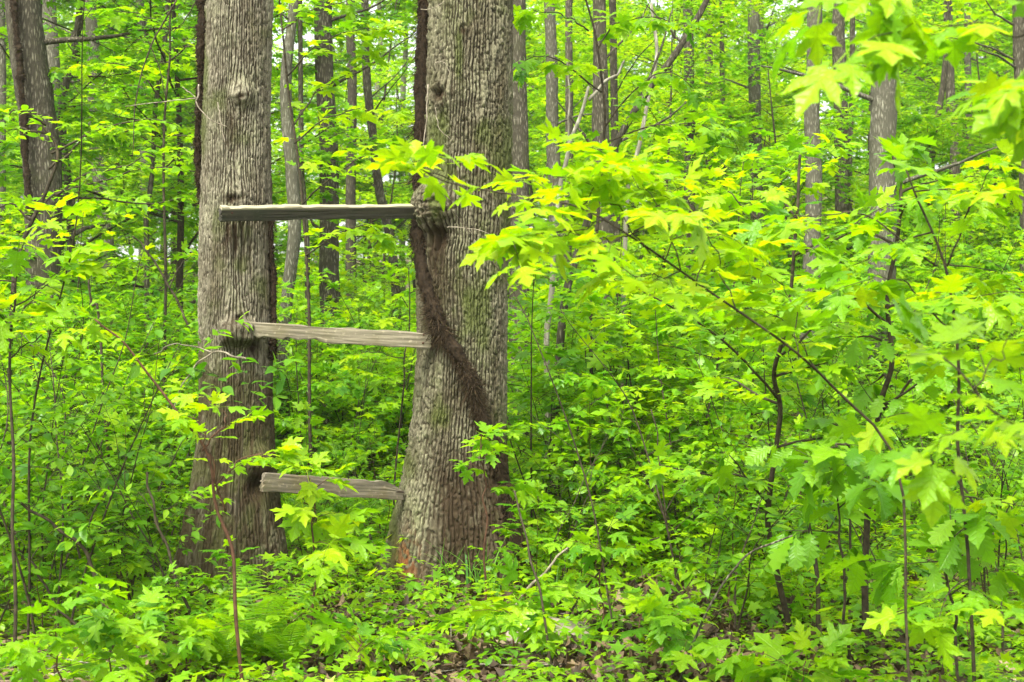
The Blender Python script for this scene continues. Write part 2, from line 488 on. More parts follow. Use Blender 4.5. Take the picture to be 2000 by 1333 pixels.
def ground_mat():
    m, t, out = new_mat('forest_floor')
    ge = N(t, 'ShaderNodeNewGeometry')
    vo = N(t, 'ShaderNodeTexVoronoi', i_Scale=14.0)
    t.links.new(ge.outputs['Position'], vo.inputs['Vector'])
    nz = N(t, 'ShaderNodeTexNoise', i_Scale=3.0, i_Detail=8.0)
    t.links.new(ge.outputs['Position'], nz.inputs['Vector'])
    sp = N(t, 'ShaderNodeSeparateColor'); t.links.new(vo.outputs['Color'], sp.inputs[0])
    cr = ramp(t, [(0.0, (0.03, 0.018, 0.010)), (0.5, (0.10, 0.060, 0.032)), (1.0, (0.22, 0.15, 0.09))], sp.outputs[0])
    x = N(t, 'ShaderNodeMix', data_type='RGBA'); x.inputs[7].default_value = (0.045, 0.09, 0.012, 1)
    mr = N(t, 'ShaderNodeMapRange', i_1=0.45, i_2=0.6, i_3=0.0, i_4=0.8)
    t.links.new(nz.outputs['Fac'], mr.inputs[0]); t.links.new(mr.outputs[0], x.inputs[0])
    t.links.new(cr.outputs[0], x.inputs[6])
    bp = N(t, 'ShaderNodeBump', i_Strength=0.8, i_Distance=0.05)
    t.links.new(vo.outputs['Distance'], bp.inputs['Height'])
    pb = N(t, 'ShaderNodeBsdfPrincipled'); pb.inputs['Roughness'].default_value = 0.95
    t.links.new(x.outputs[2], pb.inputs['Base Color']); t.links.new(bp.outputs[0], pb.inputs['Normal'])
    t.links.new(pb.outputs[0], out.inputs[0])
    return m
M['ground'] = ground_mat()

# ------------------------------------------------------------------ ground
def build_ground():
    def warp(u, lo, hi, c, s):
        return u
    ys = np.concatenate([np.linspace(-12, 4, 17), np.linspace(4.3, 20, 120), np.linspace(20.4, 60, 100), np.linspace(61, 320, 70)])
    u = np.linspace(-1, 1, 160)
    V = np.zeros((len(ys), len(u), 3))
    for i, y in enumerate(ys):
        wdt = 14 + max(y, 0) * 0.9
        V[i, :, 0] = u * wdt; V[i, :, 1] = y
    V[..., 2] = ground(V[..., 0], V[..., 1])
    m, n = len(ys), len(u)
    i = np.arange(m - 1)[:, None] * n; j = np.arange(n - 1)[None, :]
    q = np.stack([i + j, i + j + 1, i + n + j + 1, i + n + j], -1).reshape(-1, 4)
    o = link('ground', make_mesh('ground', V.reshape(-1, 3), [q], M['ground']))
    o['kind'] = 'structure'
build_ground()

# ------------------------------------------------------------------ the two big trees
class Trunk:
    """trunk given by its outline in the photograph at distance Y: rows (py, left px, right px)"""
    def __init__(s, rows, Y):
        s.Y = Y
        r = np.array(rows, float)
        k = Y / F
        s.z = (EYE - (r[:, 0] - 666) * k)[::-1]
        s.cx = (((r[:, 1] + r[:, 2]) / 2 - 1000) * k)[::-1]
        s.r = ((r[:, 2] - r[:, 1]) / 2 * k)[::-1]
    def at(s, z):
        return np.interp(z, s.z, s.cx), np.interp(z, s.z, s.r)
    def surf(s, px, py, out=0.0):
        """point on the side of the trunk facing the camera that is seen at this pixel"""
        for Yg in (s.Y,):
            Yc = Yg
            for _ in range(6):
                z = EYE - (py - 666) / F * Yc; x = (px - 1000) / F * Yc
                c, r = s.at(z)
                r2 = r + out
                dx = np.clip((x - c), -r2, r2)
                Yc = s.Y - sqrt(max(0, r2 * r2 - dx * dx))
        return np.array([c + dx, Yc, z])

TR = Trunk([(-1500, 845, 985), (-700, 840, 995), (0, 833, 1001), (200, 828, 1000), (300, 826, 998), (400, 822, 995), (500, 815, 991), (600, 817, 990), (700, 815, 989), (800, 808, 988),
            (870, 797, 988), (930, 787, 992), (1000, 772, 1008), (1060, 760, 1024), (1100, 748, 1036), (1142, 732, 1054), (1180, 715, 1075)], 8.75)
TL = Trunk([(-1500, 400, 505), (-700, 403, 520), (0, 403, 532), (100, 400, 529), (200, 397, 526), (300, 394, 527), (400, 392, 529), (500, 391, 531), (600, 390, 533), (700, 391, 530), (800, 391, 532),
            (870, 385, 536), (930, 378, 541), (1000, 366, 551), (1060, 355, 561), (1120, 342, 572), (1165, 326, 586), (1205, 308, 602)], 8.25)

def trunk_mesh(T, name, mat, ztop, nc, cellz, amp, bumps, stains, seed, NT=560, dz=0.0072, lobes=0.03):
    # columns: dense on the side seen by the camera
    a1 = np.linspace(-pi - 0.35, 0.35, NT); a2 = np.linspace(0.35, pi - 0.35, NT // 6 + 2)[1:-1]
    A = np.concatenate([a1, a2[:-1] if False else a2])
    Z = np.concatenate([np.arange(-0.15, 3.75, dz), np.linspace(3.8, ztop, 40)])
    a, z = np.meshgrid(A, Z)
    c, r = T.at(z)
    # warp then anisotropic Voronoi
    ang = (a + pi * 1.5) / (2 * pi)            # 0..1 round the trunk
    wu = 1.3 * fbm(cos_(a) * 2.2, sin_(a) * 2.2, z * 2.0, seed, 3) + 0.28 * noise(cos_(a) * 12, sin_(a) * 12, z * 9.0, seed + 2) + 0.18 * noise(cos_(a) * 30, sin_(a) * 30, z * 34.0, seed + 12)
    bx = 0
    # bark lines bend round the knots
    for (ba, bz, br, bh, kind) in bumps:
        dx = (a - ba) * r; dzz = z - bz
        g = np.exp(-(dx ** 2 + dzz ** 2) / (2 * (br * 1.3) ** 2))
        bx = bx + g * np.sign(dx) * 0.8 * np.minimum(np.abs(dx) / br, 1) * -1
    u = ang * nc + wu + bx
    v = z / cellz + 0.7 * fbm(cos_(a) * 3, sin_(a) * 3, z * 3, seed + 9, 2)
    # long vertical ridges that braid, each broken into plates
    col_ = np.floor(u); fu = u - col_
    colm = np.mod(col_, nc); coln = np.mod(col_ + 1, nc); colp = np.mod(col_ - 1, nc)
    vseg = v * 0.45
    def gap(cc):           # strength of the furrow on the right of column cc, fading in and out along the trunk
        return sstep(-0.95, -0.35, noise(cc * 7.31, vseg, 0, seed + 41))
    near_r, near_l = 1 - fu, fu
    wv = 0.24 + 0.09 * noise(u * 1.7, v * 3.0, 0, seed + 42)
    gr = gap(colm) * (1 - sstep(wv * 0.25, wv * 1.25, near_r)); gl = gap(colp) * (1 - sstep(wv * 0.25, wv * 1.25, near_l))
    vv = v + 5.3 * hsh(colm, 3, 1, seed) + 0.35 * (fu - 0.5) * (hsh(colm, 5, 1, seed) - 0.5) + 0.25 * noise(v * 0.9, colm * 3.7, 0, seed + 43)
    pl = np.floor(vv); fv = vv - pl
    pid = hsh(colm, pl, 3, seed)
    has = (hsh(colm, pl, 4, seed) > 0.35) * 0.75
    cut = has * (1 - sstep(0.02, 0.26, fv))
    groove = np.clip(np.maximum(np.maximum(gr, gl), cut), 0, 1)
    e = 1 - groove
    ridge = e * (0.72 + 0.55 * (pid - 0.5))
    tilt_ = e * 0.16 * (0.5 - fv) * has          # plates lift at their lower edge
    ridge = ridge + tilt_ + 0.24 * noise(u * 1.6, v * 4.0, 0, seed + 3) * e + 0.20 * noise(u * 4, v * 9, 0, seed + 4)
    ridge = np.clip(ridge, 0, 1.3)
    rr = r + amp * (ridge - 0.6)
    # buttresses near the ground
    low = np.exp(-np.maximum(z, 0) / 0.35)
    rr = rr * (1 + low * 0.13 * np.cos(a * 5 + seed) + low * 0.05 * np.cos(a * 3 + 1.3 * seed))
    rr = rr * (1 + lobes * 0.5 * np.cos(a * 2 + z * 0.4 + seed) * 0 + 0.02 * fbm(cos_(a), sin_(a), z * 1.2, seed + 20, 2))
    dark = np.zeros_like(z)
    for (ba, bz, br, bh, kind) in bumps:
        dx = (a - ba) * r; dzz = z - bz
        dist = np.sqrt(dx ** 2 + dzz ** 2) / br
        if kind == 'burl':      # round swelling with wrinkled skin
            g = np.exp(-(dist ** 4) * 0.35)
            rr = rr + bh * g * (1 + 0.25 * fbm(dx * 30, dzz * 60, 0, seed + 31, 3))
            rr = rr - g * amp * (ridge - 0.6) * 0.6
            dark = dark + 0.35 * np.clip(g, 0, 1) * sstep(-0.1, 0.3, noise(dx * 40, dzz * 80, 0, seed + 5))
        elif kind == 'knot':    # collar with a dark hollow
            g = np.exp(-dist ** 2); h = np.exp(-(dist / 0.42) ** 2)
            rr = rr + bh * g * (1 + 0.4 * noise(dx * 50, dzz * 50, 0, seed + 8)) - h * bh * 1.3
            dark = dark + 0.9 * h + 0.25 * g
        elif kind == 'lip':     # bark swallowing the end of a board
            g = np.exp(-((dx / br) ** 4 + (dzz / (br * 0.75)) ** 4))
            rr = rr + bh * g * (1 + 0.12 * noise(dx * 35, dzz * 25, 0, seed + 8)) - g * amp * (ridge - 0.6) * 0.6
            dark = dark + 0.35 * np.clip(g * 1.3, 0, 1)
        elif kind == 'hollow':
            g = np.exp(-((dx / br) ** 2 + (dzz / (br * 1.5)) ** 2))
            rr = rr - bh * g; dark = dark + g
        elif kind == 'folds':   # hanging folds below a scar
            g = np.exp(-((dx / br) ** 2)) * sstep(0.05, -0.02, dzz) * sstep(-0.38, -0.05, dzz)
            rr = rr + bh * g * np.cos(dx * 150 + 2 * noise(dx * 10, dzz * 8, 0, 3)) 
            dark = dark + 0.7 * g * (np.cos(dx * 150 + 2 * noise(dx * 10, dzz * 8, 0, 3)) < -0.1)
    X = c + rr * cos_(a); Yy = T.Y + rr * sin_(a)
    V = np.stack([X, Yy, z], -1)
    wear = np.zeros(z.shape + (4,))
    wear[..., 0] = np.clip(ridge, 0, 1)
    wear[..., 3] = 0
    px = 1000 + X / T.Y * F; py = 666 - (z - EYE) / T.Y * F
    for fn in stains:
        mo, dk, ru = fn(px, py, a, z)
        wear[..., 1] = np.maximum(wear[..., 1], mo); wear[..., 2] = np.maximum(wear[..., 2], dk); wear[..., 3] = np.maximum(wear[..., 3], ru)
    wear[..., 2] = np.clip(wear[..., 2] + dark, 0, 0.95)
    m, n = z.shape
    i = np.arange(m - 1)[:, None] * n; j = np.arange(n)[None, :]
    q = np.stack([i + j, i + (j + 1) % n, i + n + (j + 1) % n, i + n + j], -1).reshape(-1, 4)
    return make_mesh(name, V.reshape(-1, 3), [q], mat, colors=wear.reshape(-1, 4))

def loc_on(T, px, py):
    p = T.surf(px, py)
    c, r = T.at(p[2])
    return atan2(p[1] - T.Y, p[0] - c), p[2]

def blotch(px, py, sx, sy, seed, lo=-0.1, hi=0.35):
    return sstep(lo, hi, fbm(px / sx, py / sy, 0, seed, 4))

def stain_right(px, py, a, z):
    nz = fbm(px / 45, py / 90, 0, 50, 4)
    moss = sstep(0.12, 0.55, nz + 1.2 * np.exp(-((px - 775) / 22) ** 2) * sstep(950, 1120, py) + 0.55 * np.exp(-((px - 868) / 26) ** 2) * sstep(150, 330, py) * sstep(375, 345, py)) * 0.75
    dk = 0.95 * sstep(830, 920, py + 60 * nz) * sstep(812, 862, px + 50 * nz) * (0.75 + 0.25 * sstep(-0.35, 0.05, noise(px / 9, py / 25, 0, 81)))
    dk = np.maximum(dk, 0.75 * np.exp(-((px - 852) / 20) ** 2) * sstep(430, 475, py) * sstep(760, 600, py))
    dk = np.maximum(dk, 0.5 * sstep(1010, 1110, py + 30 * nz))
    ru = 0.85 * np.exp(-(((px - 803) / 22) ** 2 + ((py - 1080) / 42) ** 2)) * sstep(-0.3, 0.1, noise(px / 6, py / 9, 0, 71))
    return moss, dk, ru
def stain_left(px, py, a, z):
    nz = fbm(px / 40, py / 70, 0, 60, 4)
    moss = sstep(0.1, 0.6, nz + 0.7 * np.exp(-((px - 402) / 12) ** 2) * sstep(450, 200, py) + 0.4 * sstep(600, 800, py)) * 0.7
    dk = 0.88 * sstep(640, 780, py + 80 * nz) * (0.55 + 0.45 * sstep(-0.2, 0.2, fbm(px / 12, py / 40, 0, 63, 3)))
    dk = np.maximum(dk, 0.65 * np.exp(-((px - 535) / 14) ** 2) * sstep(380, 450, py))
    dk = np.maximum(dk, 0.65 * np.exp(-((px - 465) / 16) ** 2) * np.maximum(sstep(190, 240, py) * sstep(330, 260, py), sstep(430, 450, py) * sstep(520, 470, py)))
    return moss, dk, 0 * px

def bump(T, px, py, r, h, kind):
    a, z = loc_on(T, px, py)
    return (a, z, r, h, kind)

rt = thing('tree', 'big ridged grey brown tree at the right board ends, hairy vine crossing it', 'tree', (float(TR.at(0)[0]), TR.Y, 0))
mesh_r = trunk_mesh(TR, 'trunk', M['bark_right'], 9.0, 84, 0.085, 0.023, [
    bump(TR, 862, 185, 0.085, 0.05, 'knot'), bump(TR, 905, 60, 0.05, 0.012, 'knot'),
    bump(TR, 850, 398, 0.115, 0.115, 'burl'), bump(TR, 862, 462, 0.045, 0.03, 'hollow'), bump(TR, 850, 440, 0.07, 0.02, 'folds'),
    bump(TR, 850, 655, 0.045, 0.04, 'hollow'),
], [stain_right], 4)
mesh_r.transform(Matrix.Translation((-rt.location.x, -rt.location.y, 0)))
link('trunk', mesh_r, rt)
lt = thing('tree', 'big grey tree on the left whose bark swallows the middle board end', 'tree', (float(TL.at(0)[0]), TL.Y, 0))
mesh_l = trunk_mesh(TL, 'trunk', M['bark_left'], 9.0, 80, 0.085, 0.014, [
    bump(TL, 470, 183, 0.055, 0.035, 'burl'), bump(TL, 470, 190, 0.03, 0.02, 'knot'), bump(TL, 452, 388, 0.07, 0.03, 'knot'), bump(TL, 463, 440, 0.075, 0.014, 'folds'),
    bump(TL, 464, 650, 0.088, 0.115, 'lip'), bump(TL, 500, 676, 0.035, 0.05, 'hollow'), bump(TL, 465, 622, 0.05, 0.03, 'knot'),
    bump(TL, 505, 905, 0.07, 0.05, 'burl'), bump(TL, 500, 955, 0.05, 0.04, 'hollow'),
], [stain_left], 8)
mesh_l.transform(Matrix.Translation((-lt.location.x, -lt.location.y, 0)))
link('trunk', mesh_l, lt)
# a few limbs and high crown, above the frame
def leaf_cloud(n, R, zc, sz, seed):
    r = np.random.default_rng(seed)
    cl = r.normal(size=(14, 3)) * R * 0.55
    k = r.integers(0, 14, n)
    p = cl[k] + r.normal(size=(n, 3)) * R * 0.22
    p[:, 2] = p[:, 2] * 0.6 + zc
    return p

# ------------------------------------------------------------------ leaf shapes (base at origin, tip at +Y, length 1)
def fan(outline, cz=-0.02, centre=(0, 0.27), droop=0.16, fold=0.10, cup=0.0, petiole=0.0):
    o = np.array(outline, float)
    left = o[1:-1][::-1] * np.array([-1, 1]) if o[-1][0] == 0 else o[::-1] * np.array([-1, 1])
    pts = np.vstack([o, left])
    V = np.zeros((len(pts) + 1, 3))
    V[1:, :2] = pts; V[0, :2] = centre
    r2 = V[:, 0] ** 2 + np.maximum(0, V[:, 1] - 0.25) ** 2
    V[:, 2] = -droop * r2 + fold * np.abs(V[:, 0]) - cup * V[:, 1]
    V[0, 2] += cz
    n = len(pts)
    t = [(0, 1 + k, 1 + (k + 1) % n) for k in range(n)]
    if petiole:
        b = len(V)
        V = np.vstack([V, [[-0.012, 0.02, 0.0], [0.012, 0.02, 0.0], [0.010, -petiole, 0.02], [-0.010, -petiole, 0.02]]])
        t += [(b, b + 1, b + 2), (b, b + 2, b + 3)]
    return V, np.array(t)

MAPLE_HI = [(0.0, 0.0), (0.13, -0.07), (0.27, -0.05), (0.45, 0.02), (0.36, 0.10), (0.37, 0.17), (0.25, 0.25), (0.37, 0.32), (0.47, 0.38), (0.47, 0.46), (0.60, 0.62),
            (0.45, 0.60), (0.38, 0.62), (0.28, 0.54), (0.15, 0.50), (0.17, 0.62), (0.26, 0.72), (0.15, 0.78), (0.10, 0.88), (0.0, 1.02)]
MAPLE_MID = [(0.0, 0.0), (0.22, -0.07), (0.45, 0.04), (0.25, 0.25), (0.48, 0.42), (0.58, 0.64), (0.33, 0.56), (0.14, 0.50), (0.25, 0.74), (0.0, 1.02)]
MAPLE_LOW = [(0.0, 0.0), (0.42, 0.02), (0.25, 0.26), (0.56, 0.62), (0.14, 0.50), (0.0, 1.0)]
OVATE = [(0.0, 0.0), (0.14, 0.10), (0.24, 0.30), (0.26, 0.48), (0.20, 0.70), (0.08, 0.90), (0.0, 1.02)]
OVATE_LOW = [(0.0, 0.0), (0.22, 0.25), (0.22, 0.60), (0.0, 1.0)]

def rib(widths, droop=0.2, fold=0.25, petiole=0.0, jag=None):
    """leaf as two strips along a midrib"""
    n = len(widths)
    y = np.linspace(0, 1, n)
    if jag is not None: ys = y + np.array(jag)
    else: ys = y
    w_ = np.array(widths)
    zc = -droop * y ** 2
    V = []
    for k in range(n):
        V += [(-w_[k], ys[k], zc[k] + fold * w_[k]), (0, y[k], zc[k]), (w_[k], ys[k], zc[k] + fold * w_[k])]
    t = []
    for k in range(n - 1):
        b = 3 * k
        t += [(b, b + 1, b + 4), (b, b + 4, b + 3), (b + 1, b + 2, b + 5), (b + 1, b + 5, b + 4)]
    V = np.array(V)
    if petiole:
        b = len(V)
        V = np.vstack([V, [[-0.012, 0.02, 0.0], [0.012, 0.02, 0.0], [0.010, -petiole, 0.02], [-0.010, -petiole, 0.02]]])
        t += [(b, b + 1, b + 2), (b, b + 2, b + 3)]
    return V, np.array(t)
OAK_W = [0.0, 0.06, 0.17, 0.09, 0.27, 0.16, 0.34, 0.20, 0.33, 0.18, 0.20, 0.06, 0.0]
OAK_J = [0, 0, 0.03, 0, 0.06, 0, 0.07, 0, 0.06, 0, 0.04, 0, 0]

def wobble(V, amt, seed):
    V = V.copy()
    V[:, 2] += amt * noise(V[:, 0] * 3.1 + seed, V[:, 1] * 3.1, seed, 5)
    V[:, 0] *= 1 + 0.12 * noise(seed * 1.7, 0.5, 0, 5)
    return V

LEAF = {}      # kind -> list of variants (V, tris)
LEAF['maple'] = [(wobble(fan(MAPLE_HI, droop=dr, fold=fo, petiole=0.55)[0], 0.07, k), fan(MAPLE_HI, petiole=0.55)[1]) for k, (dr, fo) in enumerate([(0.2, 0.1), (0.45, 0.15), (0.1, 0.22), (0.6, 0.05), (0.3, -0.08)])]
LEAF['maple_mid'] = [(wobble(fan(MAPLE_MID, droop=dr, fold=fo)[0], 0.05, k), fan(MAPLE_MID)[1]) for k, (dr, fo) in enumerate([(0.25, 0.1), (0.5, 0.12), (0.1, 0.2)])]
LEAF['maple_low'] = [fan(MAPLE_LOW, droop=0.25, fold=0.1)]
LEAF['spice'] = [(wobble(rib([0.0, 0.15, 0.24, 0.26, 0.21, 0.11, 0.0], dr, fo, petiole=0.12)[0], 0.04, k), rib([0.0, 0.15, 0.24, 0.26, 0.21, 0.11, 0.0], petiole=0.12)[1]) for k, (dr, fo) in enumerate([(0.15, 0.2), (0.35, 0.35), (0.05, 0.1), (0.5, 0.25)])]
LEAF['spice_low'] = [rib([0.0, 0.24, 0.22, 0.0], 0.2, 0.25)]
LEAF['oak'] = [(wobble(rib(OAK_W, dr, fo, 0.1, OAK_J)[0], 0.05, k), rib(OAK_W, petiole=0.1)[1]) for k, (dr, fo) in enumerate([(0.25, 0.15), (0.5, 0.3), (0.15, 0.05), (0.7, 0.2)])]
LEAF['far'] = [(np.array([[0, 0, 0], [0.34, 0.45, 0.03], [0, 1, -0.12], [-0.34, 0.5, 0.03]], float), np.array([(0, 1, 2), (0, 2, 3)])),
               (np.array([[0, 0, 0], [0.5, 0.55, -0.1], [0.05, 0.45, 0.08], [-0.1, 1.0, -0.05], [-0.5, 0.3, 0.0]], float), np.array([(0, 1, 2), (0, 2, 4), (2, 3, 4)]))]

LEAF['litter_curl'] = [rib([0.0, 0.20, 0.16, 0.33, 0.2, 0.0], 0.9, 0.9), rib([0.0, 0.26, 0.30, 0.2, 0.0], -0.5, -0.8), rib([0.0, 0.30, 0.2, 0.34, 0.12, 0.0], 0.3, 1.3), fan(MAPLE_LOW, droop=0.9, fold=0.6)]

def frames(D, Nn, s):
    """rotation matrices from leaf direction and approximate normal, scaled"""
    D = D / (np.linalg.norm(D, axis=1)[:, None] + 1e-9)
    X = np.cross(D, Nn); X /= np.linalg.norm(X, axis=1)[:, None] + 1e-9
    Z = np.cross(X, D)
    return np.stack([X, D, Z], -1) * np.asarray(s)[:, None, None]

def merge_leaves(mb, kind, pos, R, tint):
    vs = LEAF[kind]
    pick = RNG.integers(0, len(vs), len(pos))
    for k, (V, t) in enumerate(vs):
        m = np.where(pick == k)[0]
        if not len(m): continue
        W = np.einsum('nij,vj->nvi', R[m], V) + pos[m][:, None, :]
        n = len(V)
        tt = (t[None] + (np.arange(len(m)) * n)[:, None, None]).reshape(-1, 3)
        mb.add(W.reshape(-1, 3), None, tt, np.repeat(tint[m], n))

SINGLE = {}
def single_mesh(kind, v, ti):
    key = (kind, v, ti)
    if key not in SINGLE:
        V, t = LEAF[kind][v]
        base = kind.split('_')[0]
        SINGLE[key] = make_mesh('leaf', V, [t], M[base + '_veined'], tint=np.full(len(V), (ti + 0.5) / 4))
    return SINGLE[key]

def place_single(parent, kind, pos, R, tint, rng, name='leaf'):
    out = []
    nv = len(LEAF[kind])
    for k in range(len(pos)):
        o = bpy.data.objects.new(name, single_mesh(kind, int(rng.integers(nv)), int(min(3, tint[k] * 4))))
        mm = Matrix([[R[k][0][0], R[k][0][1], R[k][0][2], pos[k][0]], [R[k][1][0], R[k][1][1], R[k][1][2], pos[k][1]], [R[k][2][0], R[k][2][1], R[k][2][2], pos[k][2]], [0, 0, 0, 1]])
        COL.objects.link(o); o.parent = parent
        o.matrix_local = mm
        out.append(o)
    return out

# ------------------------------------------------------------------ growth
def grow(stem, r0, rng, t0=0.25, nb=12, L=0.8, elev=(5, 35), twig=0.5, lsize=0.09, spacing=0.08, wob=0.03, pairs=True, droop=0.35, prof='cone', flat=0.5, sag=0.15, r1=0.25, terminal=4):
    """returns stem polyline+radii, branch tubes [(pts, r)], leaves (pos, dir, normal, size)"""
    n = len(stem)
    sr = r0 * (1 - (1 - r1) * np.linspace(0, 1, n))
    br = []; Lp = []; Ld = []
    acc = rng.random() * 6.28
    Ltot = np.linalg.norm(np.diff(stem, axis=0), axis=1).sum()
    def leaves_along(p, s0=0.25, horiz=True):
        seg = np.linalg.norm(np.diff(p, axis=0), axis=1); cum = np.concatenate([[0], np.cumsum(seg)])
        tot = cum[-1]
        q = max(1, int(tot * (1 - s0) / spacing))
        for d_ in np.linspace(tot * s0, tot, q):
            k = min(len(seg) - 1, int(np.searchsorted(cum, d_) - 1)); k = max(k, 0)
            f = (d_ - cum[k]) / max(seg[k], 1e-6)
            pt = p[k] * (1 - f) + p[k + 1] * f
            tn = (p[k + 1] - p[k]) / max(seg[k], 1e-6)
            sd = np.cross(tn, [0, 0, 1.0]); sd /= np.linalg.norm(sd) + 1e-6
            for sgn in ((1, -1) if pairs else (rng.choice([-1, 1]),)):
                if rng.random() < 0.12: continue
                dv = tn * rng.uniform(0.2, 0.9) + sd * sgn * rng.uniform(0.7, 1.1) + np.array([0, 0, -droop * rng.uniform(0, 1.3)]) + rng.normal(size=3) * 0.12
                Lp.append(pt); Ld.append(dv)
        for _ in range(terminal if tot > 0.05 else 0):
            tn = p[-1] - p[-2]; tn = tn / (np.linalg.norm(tn) + 1e-6)
            Lp.append(p[-1]); Ld.append(tn * 0.9 + rng.normal(size=3) * 0.6 * np.array([1, 1, 0.5]) + np.array([0, 0, -droop * 0.6]))
    for b in range(nb):
        t = t0 + (1 - t0) * (b + rng.random() * 0.8) / nb
        t = min(t, 0.98)
        k = t * (n - 1); i = int(k); f = k - i
        p0 = stem[i] * (1 - f) + stem[min(i + 1, n - 1)] * f
        acc += 2.4 + rng.normal() * 0.4
        if prof == 'cone': ln = L * (1.05 - 0.75 * t)
        elif prof == 'dome': ln = L * (0.35 + 0.9 * sin(pi * (0.15 + 0.75 * t)))
        else: ln = L
        ln *= rng.uniform(0.65, 1.2)
        el = radians(rng.uniform(*elev)) + 0.5 * max(0, t - 0.6)
        dirv = np.array([cos(acc) * cos(el), sin(acc) * cos(el), sin(el)])
        m = 7
        pts = [p0]; dcur = dirv.copy()
        for q in range(m - 1):
            dcur = dcur + rng.normal(size=3) * 0.10 + np.array([0, 0, -sag * 0.35 * q / m])
            dcur /= np.linalg.norm(dcur)
            pts.append(pts[-1] + dcur * ln / (m - 1))
        pts = np.array(pts)
        rb = max(0.0018, sr[i] * 0.45) * np.linspace(1, 0.3, m)
        tubes = [(pts, rb)]
        nt_ = int(twig * ln / 0.13)
        sgn = 1
        for q in range(nt_):
            u = 0.2 + 0.75 * (q + rng.random() * 0.5) / max(nt_, 1)
            kk = u * (m - 1); ii = int(kk); ff = kk - ii
            pb = pts[ii] * (1 - ff) + pts[min(ii + 1, m - 1)] * ff
            tn = pts[min(ii + 1, m - 1)] - pts[ii]; tn /= np.linalg.norm(tn) + 1e-6
            sd = np.cross(tn, [0, 0, 1.0]); sd /= np.linalg.norm(sd) + 1e-6
            sgn = -sgn
            dv = tn * 0.75 + sd * sgn * 0.8 + np.array([0, 0, rng.normal() * 0.2 * (1 - flat) + 0.05])
            dv /= np.linalg.norm(dv)
            tl = ln * 0.45 * (1.1 - u) * rng.uniform(0.6, 1.2) + 0.05
            pe = [pb]
            for _ in range(3):
                dv = dv + rng.normal(size=3) * 0.1 + np.array([0, 0, -sag * 0.3]); dv /= np.linalg.norm(dv)
                pe.append(pe[-1] + dv * tl / 3)
            pe = np.array(pe)
            tubes.append((pe, np.linspace(0.0016, 0.0009, 4) * max(1, r0 / 0.012) ** 0.5))
            leaves_along(pe)
        leaves_along(pts, 0.35)
        br.append(tubes)
    # leader
    leaves_along(stem[int(n * 0.9):], 0.1)
    Lp = np.array(Lp); Ld = np.array(Ld)
    m = len(Lp)
    nn = np.zeros((m, 3)); nn[:, 2] = 1
    nn += rng.normal(size=(m, 3)) * 0.28
    sz = lsize * rng.uniform(0.55, 1.2, m)
    # petiole: step away from the twig
    return (stem, sr), br, (Lp, Ld, nn, sz)

def stem_of(H, rng, lean=0.1, wig=0.06, n=20, base=(0, 0, -0.05)):
    a = rng.random() * 6.28
    t = np.linspace(0, 1, n)
    p = np.zeros((n, 3))
    p[:, 0] = base[0] + cos(a) * lean * H * t ** 1.5 + wig * noise(t * 3, rng.random() * 50, 0, 1) * t
    p[:, 1] = base[1] + sin(a) * lean * H * t ** 1.5 + wig * noise(t * 3, rng.random() * 50, 0, 2) * t
    p[:, 2] = base[2] + H * t
    return p

def proto_plant(name, cat, kind, rng, stems, leafkind, mat, tw, tmin=0.1, tmax=0.9, singles=0, sides=5, far_from=None):
    """builds a plant round the origin. stems: list of grow() results"""
    root = bpy.data.objects.new(name, None); COL.objects.link(root)
    root['category'] = cat; root.empty_display_size = 0.2
    kids = []
    for (st, br, lv) in stems:
        mb = MB(); mb.tube(st[0], st[1], 8 if not singles else 7, rough=0.1)
        kids.append(link('stem', mb.mesh('stem', tw), root))
        if singles:
            for tubes in br:
                mb = MB()
                for p, r in tubes: mb.tube(p, r, 4)
                kids.append(link('branch', mb.mesh('branch', tw), root))
    if not singles:
        mb = MB(); any_ = False
        for (st, br, lv) in stems:
            for tubes in br:
                for q, (p, r) in enumerate(tubes):
                    mb.tube(p, r, 4 if q == 0 else 3, cap=False); any_ = True
        if any_: kids.append(link('branches', mb.mesh('branches', tw), root, 'stuff'))
    pos = np.vstack([s[2][0] for s in stems]); D = np.vstack([s[2][1] for s in stems])
    Nn = np.vstack([s[2][2] for s in stems]); sz = np.concatenate([s[2][3] for s in stems])
    Rm = frames(D, Nn, sz)
    pet = {'maple': 0.5, 'spice': 0.1, 'oak': 0.08}.get(leafkind.split('_')[0], 0.2)
    pos = pos + D / np.linalg.norm(D, axis=1)[:, None] * (sz * pet)[:, None]
    pt = np.array([noise(pos[:, 0] * 2.5, pos[:, 1] * 2.5, pos[:, 2] * 2.5, 77)]).ravel()
    tint = np.clip(tmin + (tmax - tmin) * (0.5 + 0.35 * pt + rng.normal(size=len(pos)) * 0.22), 0, 0.999)
    if singles:
        idx = rng.permutation(len(pos))
        a, b = idx[:singles], idx[singles:]
        kids += place_single(root, leafkind, pos[a], Rm[a], tint[a], rng)
        if len(b):
            mb = MB(); merge_leaves(mb, leafkind, pos[b], Rm[b], tint[b])
            kids.append(link('foliage', mb.mesh('foliage', M[mat]), root, 'stuff'))
    else:
        mb = MB(); merge_leaves(mb, leafkind, pos, Rm, tint)
        kids.append(link('foliage', mb.mesh('foliage', M[mat]), root, 'stuff'))
    KIDS[root.name] = kids
    root['_n'] = len(pos)
    return root

PROTO = {}
def mk(key, *a, **k):
    PROTO.setdefault(key, []).append(proto_plant(*a, **k))

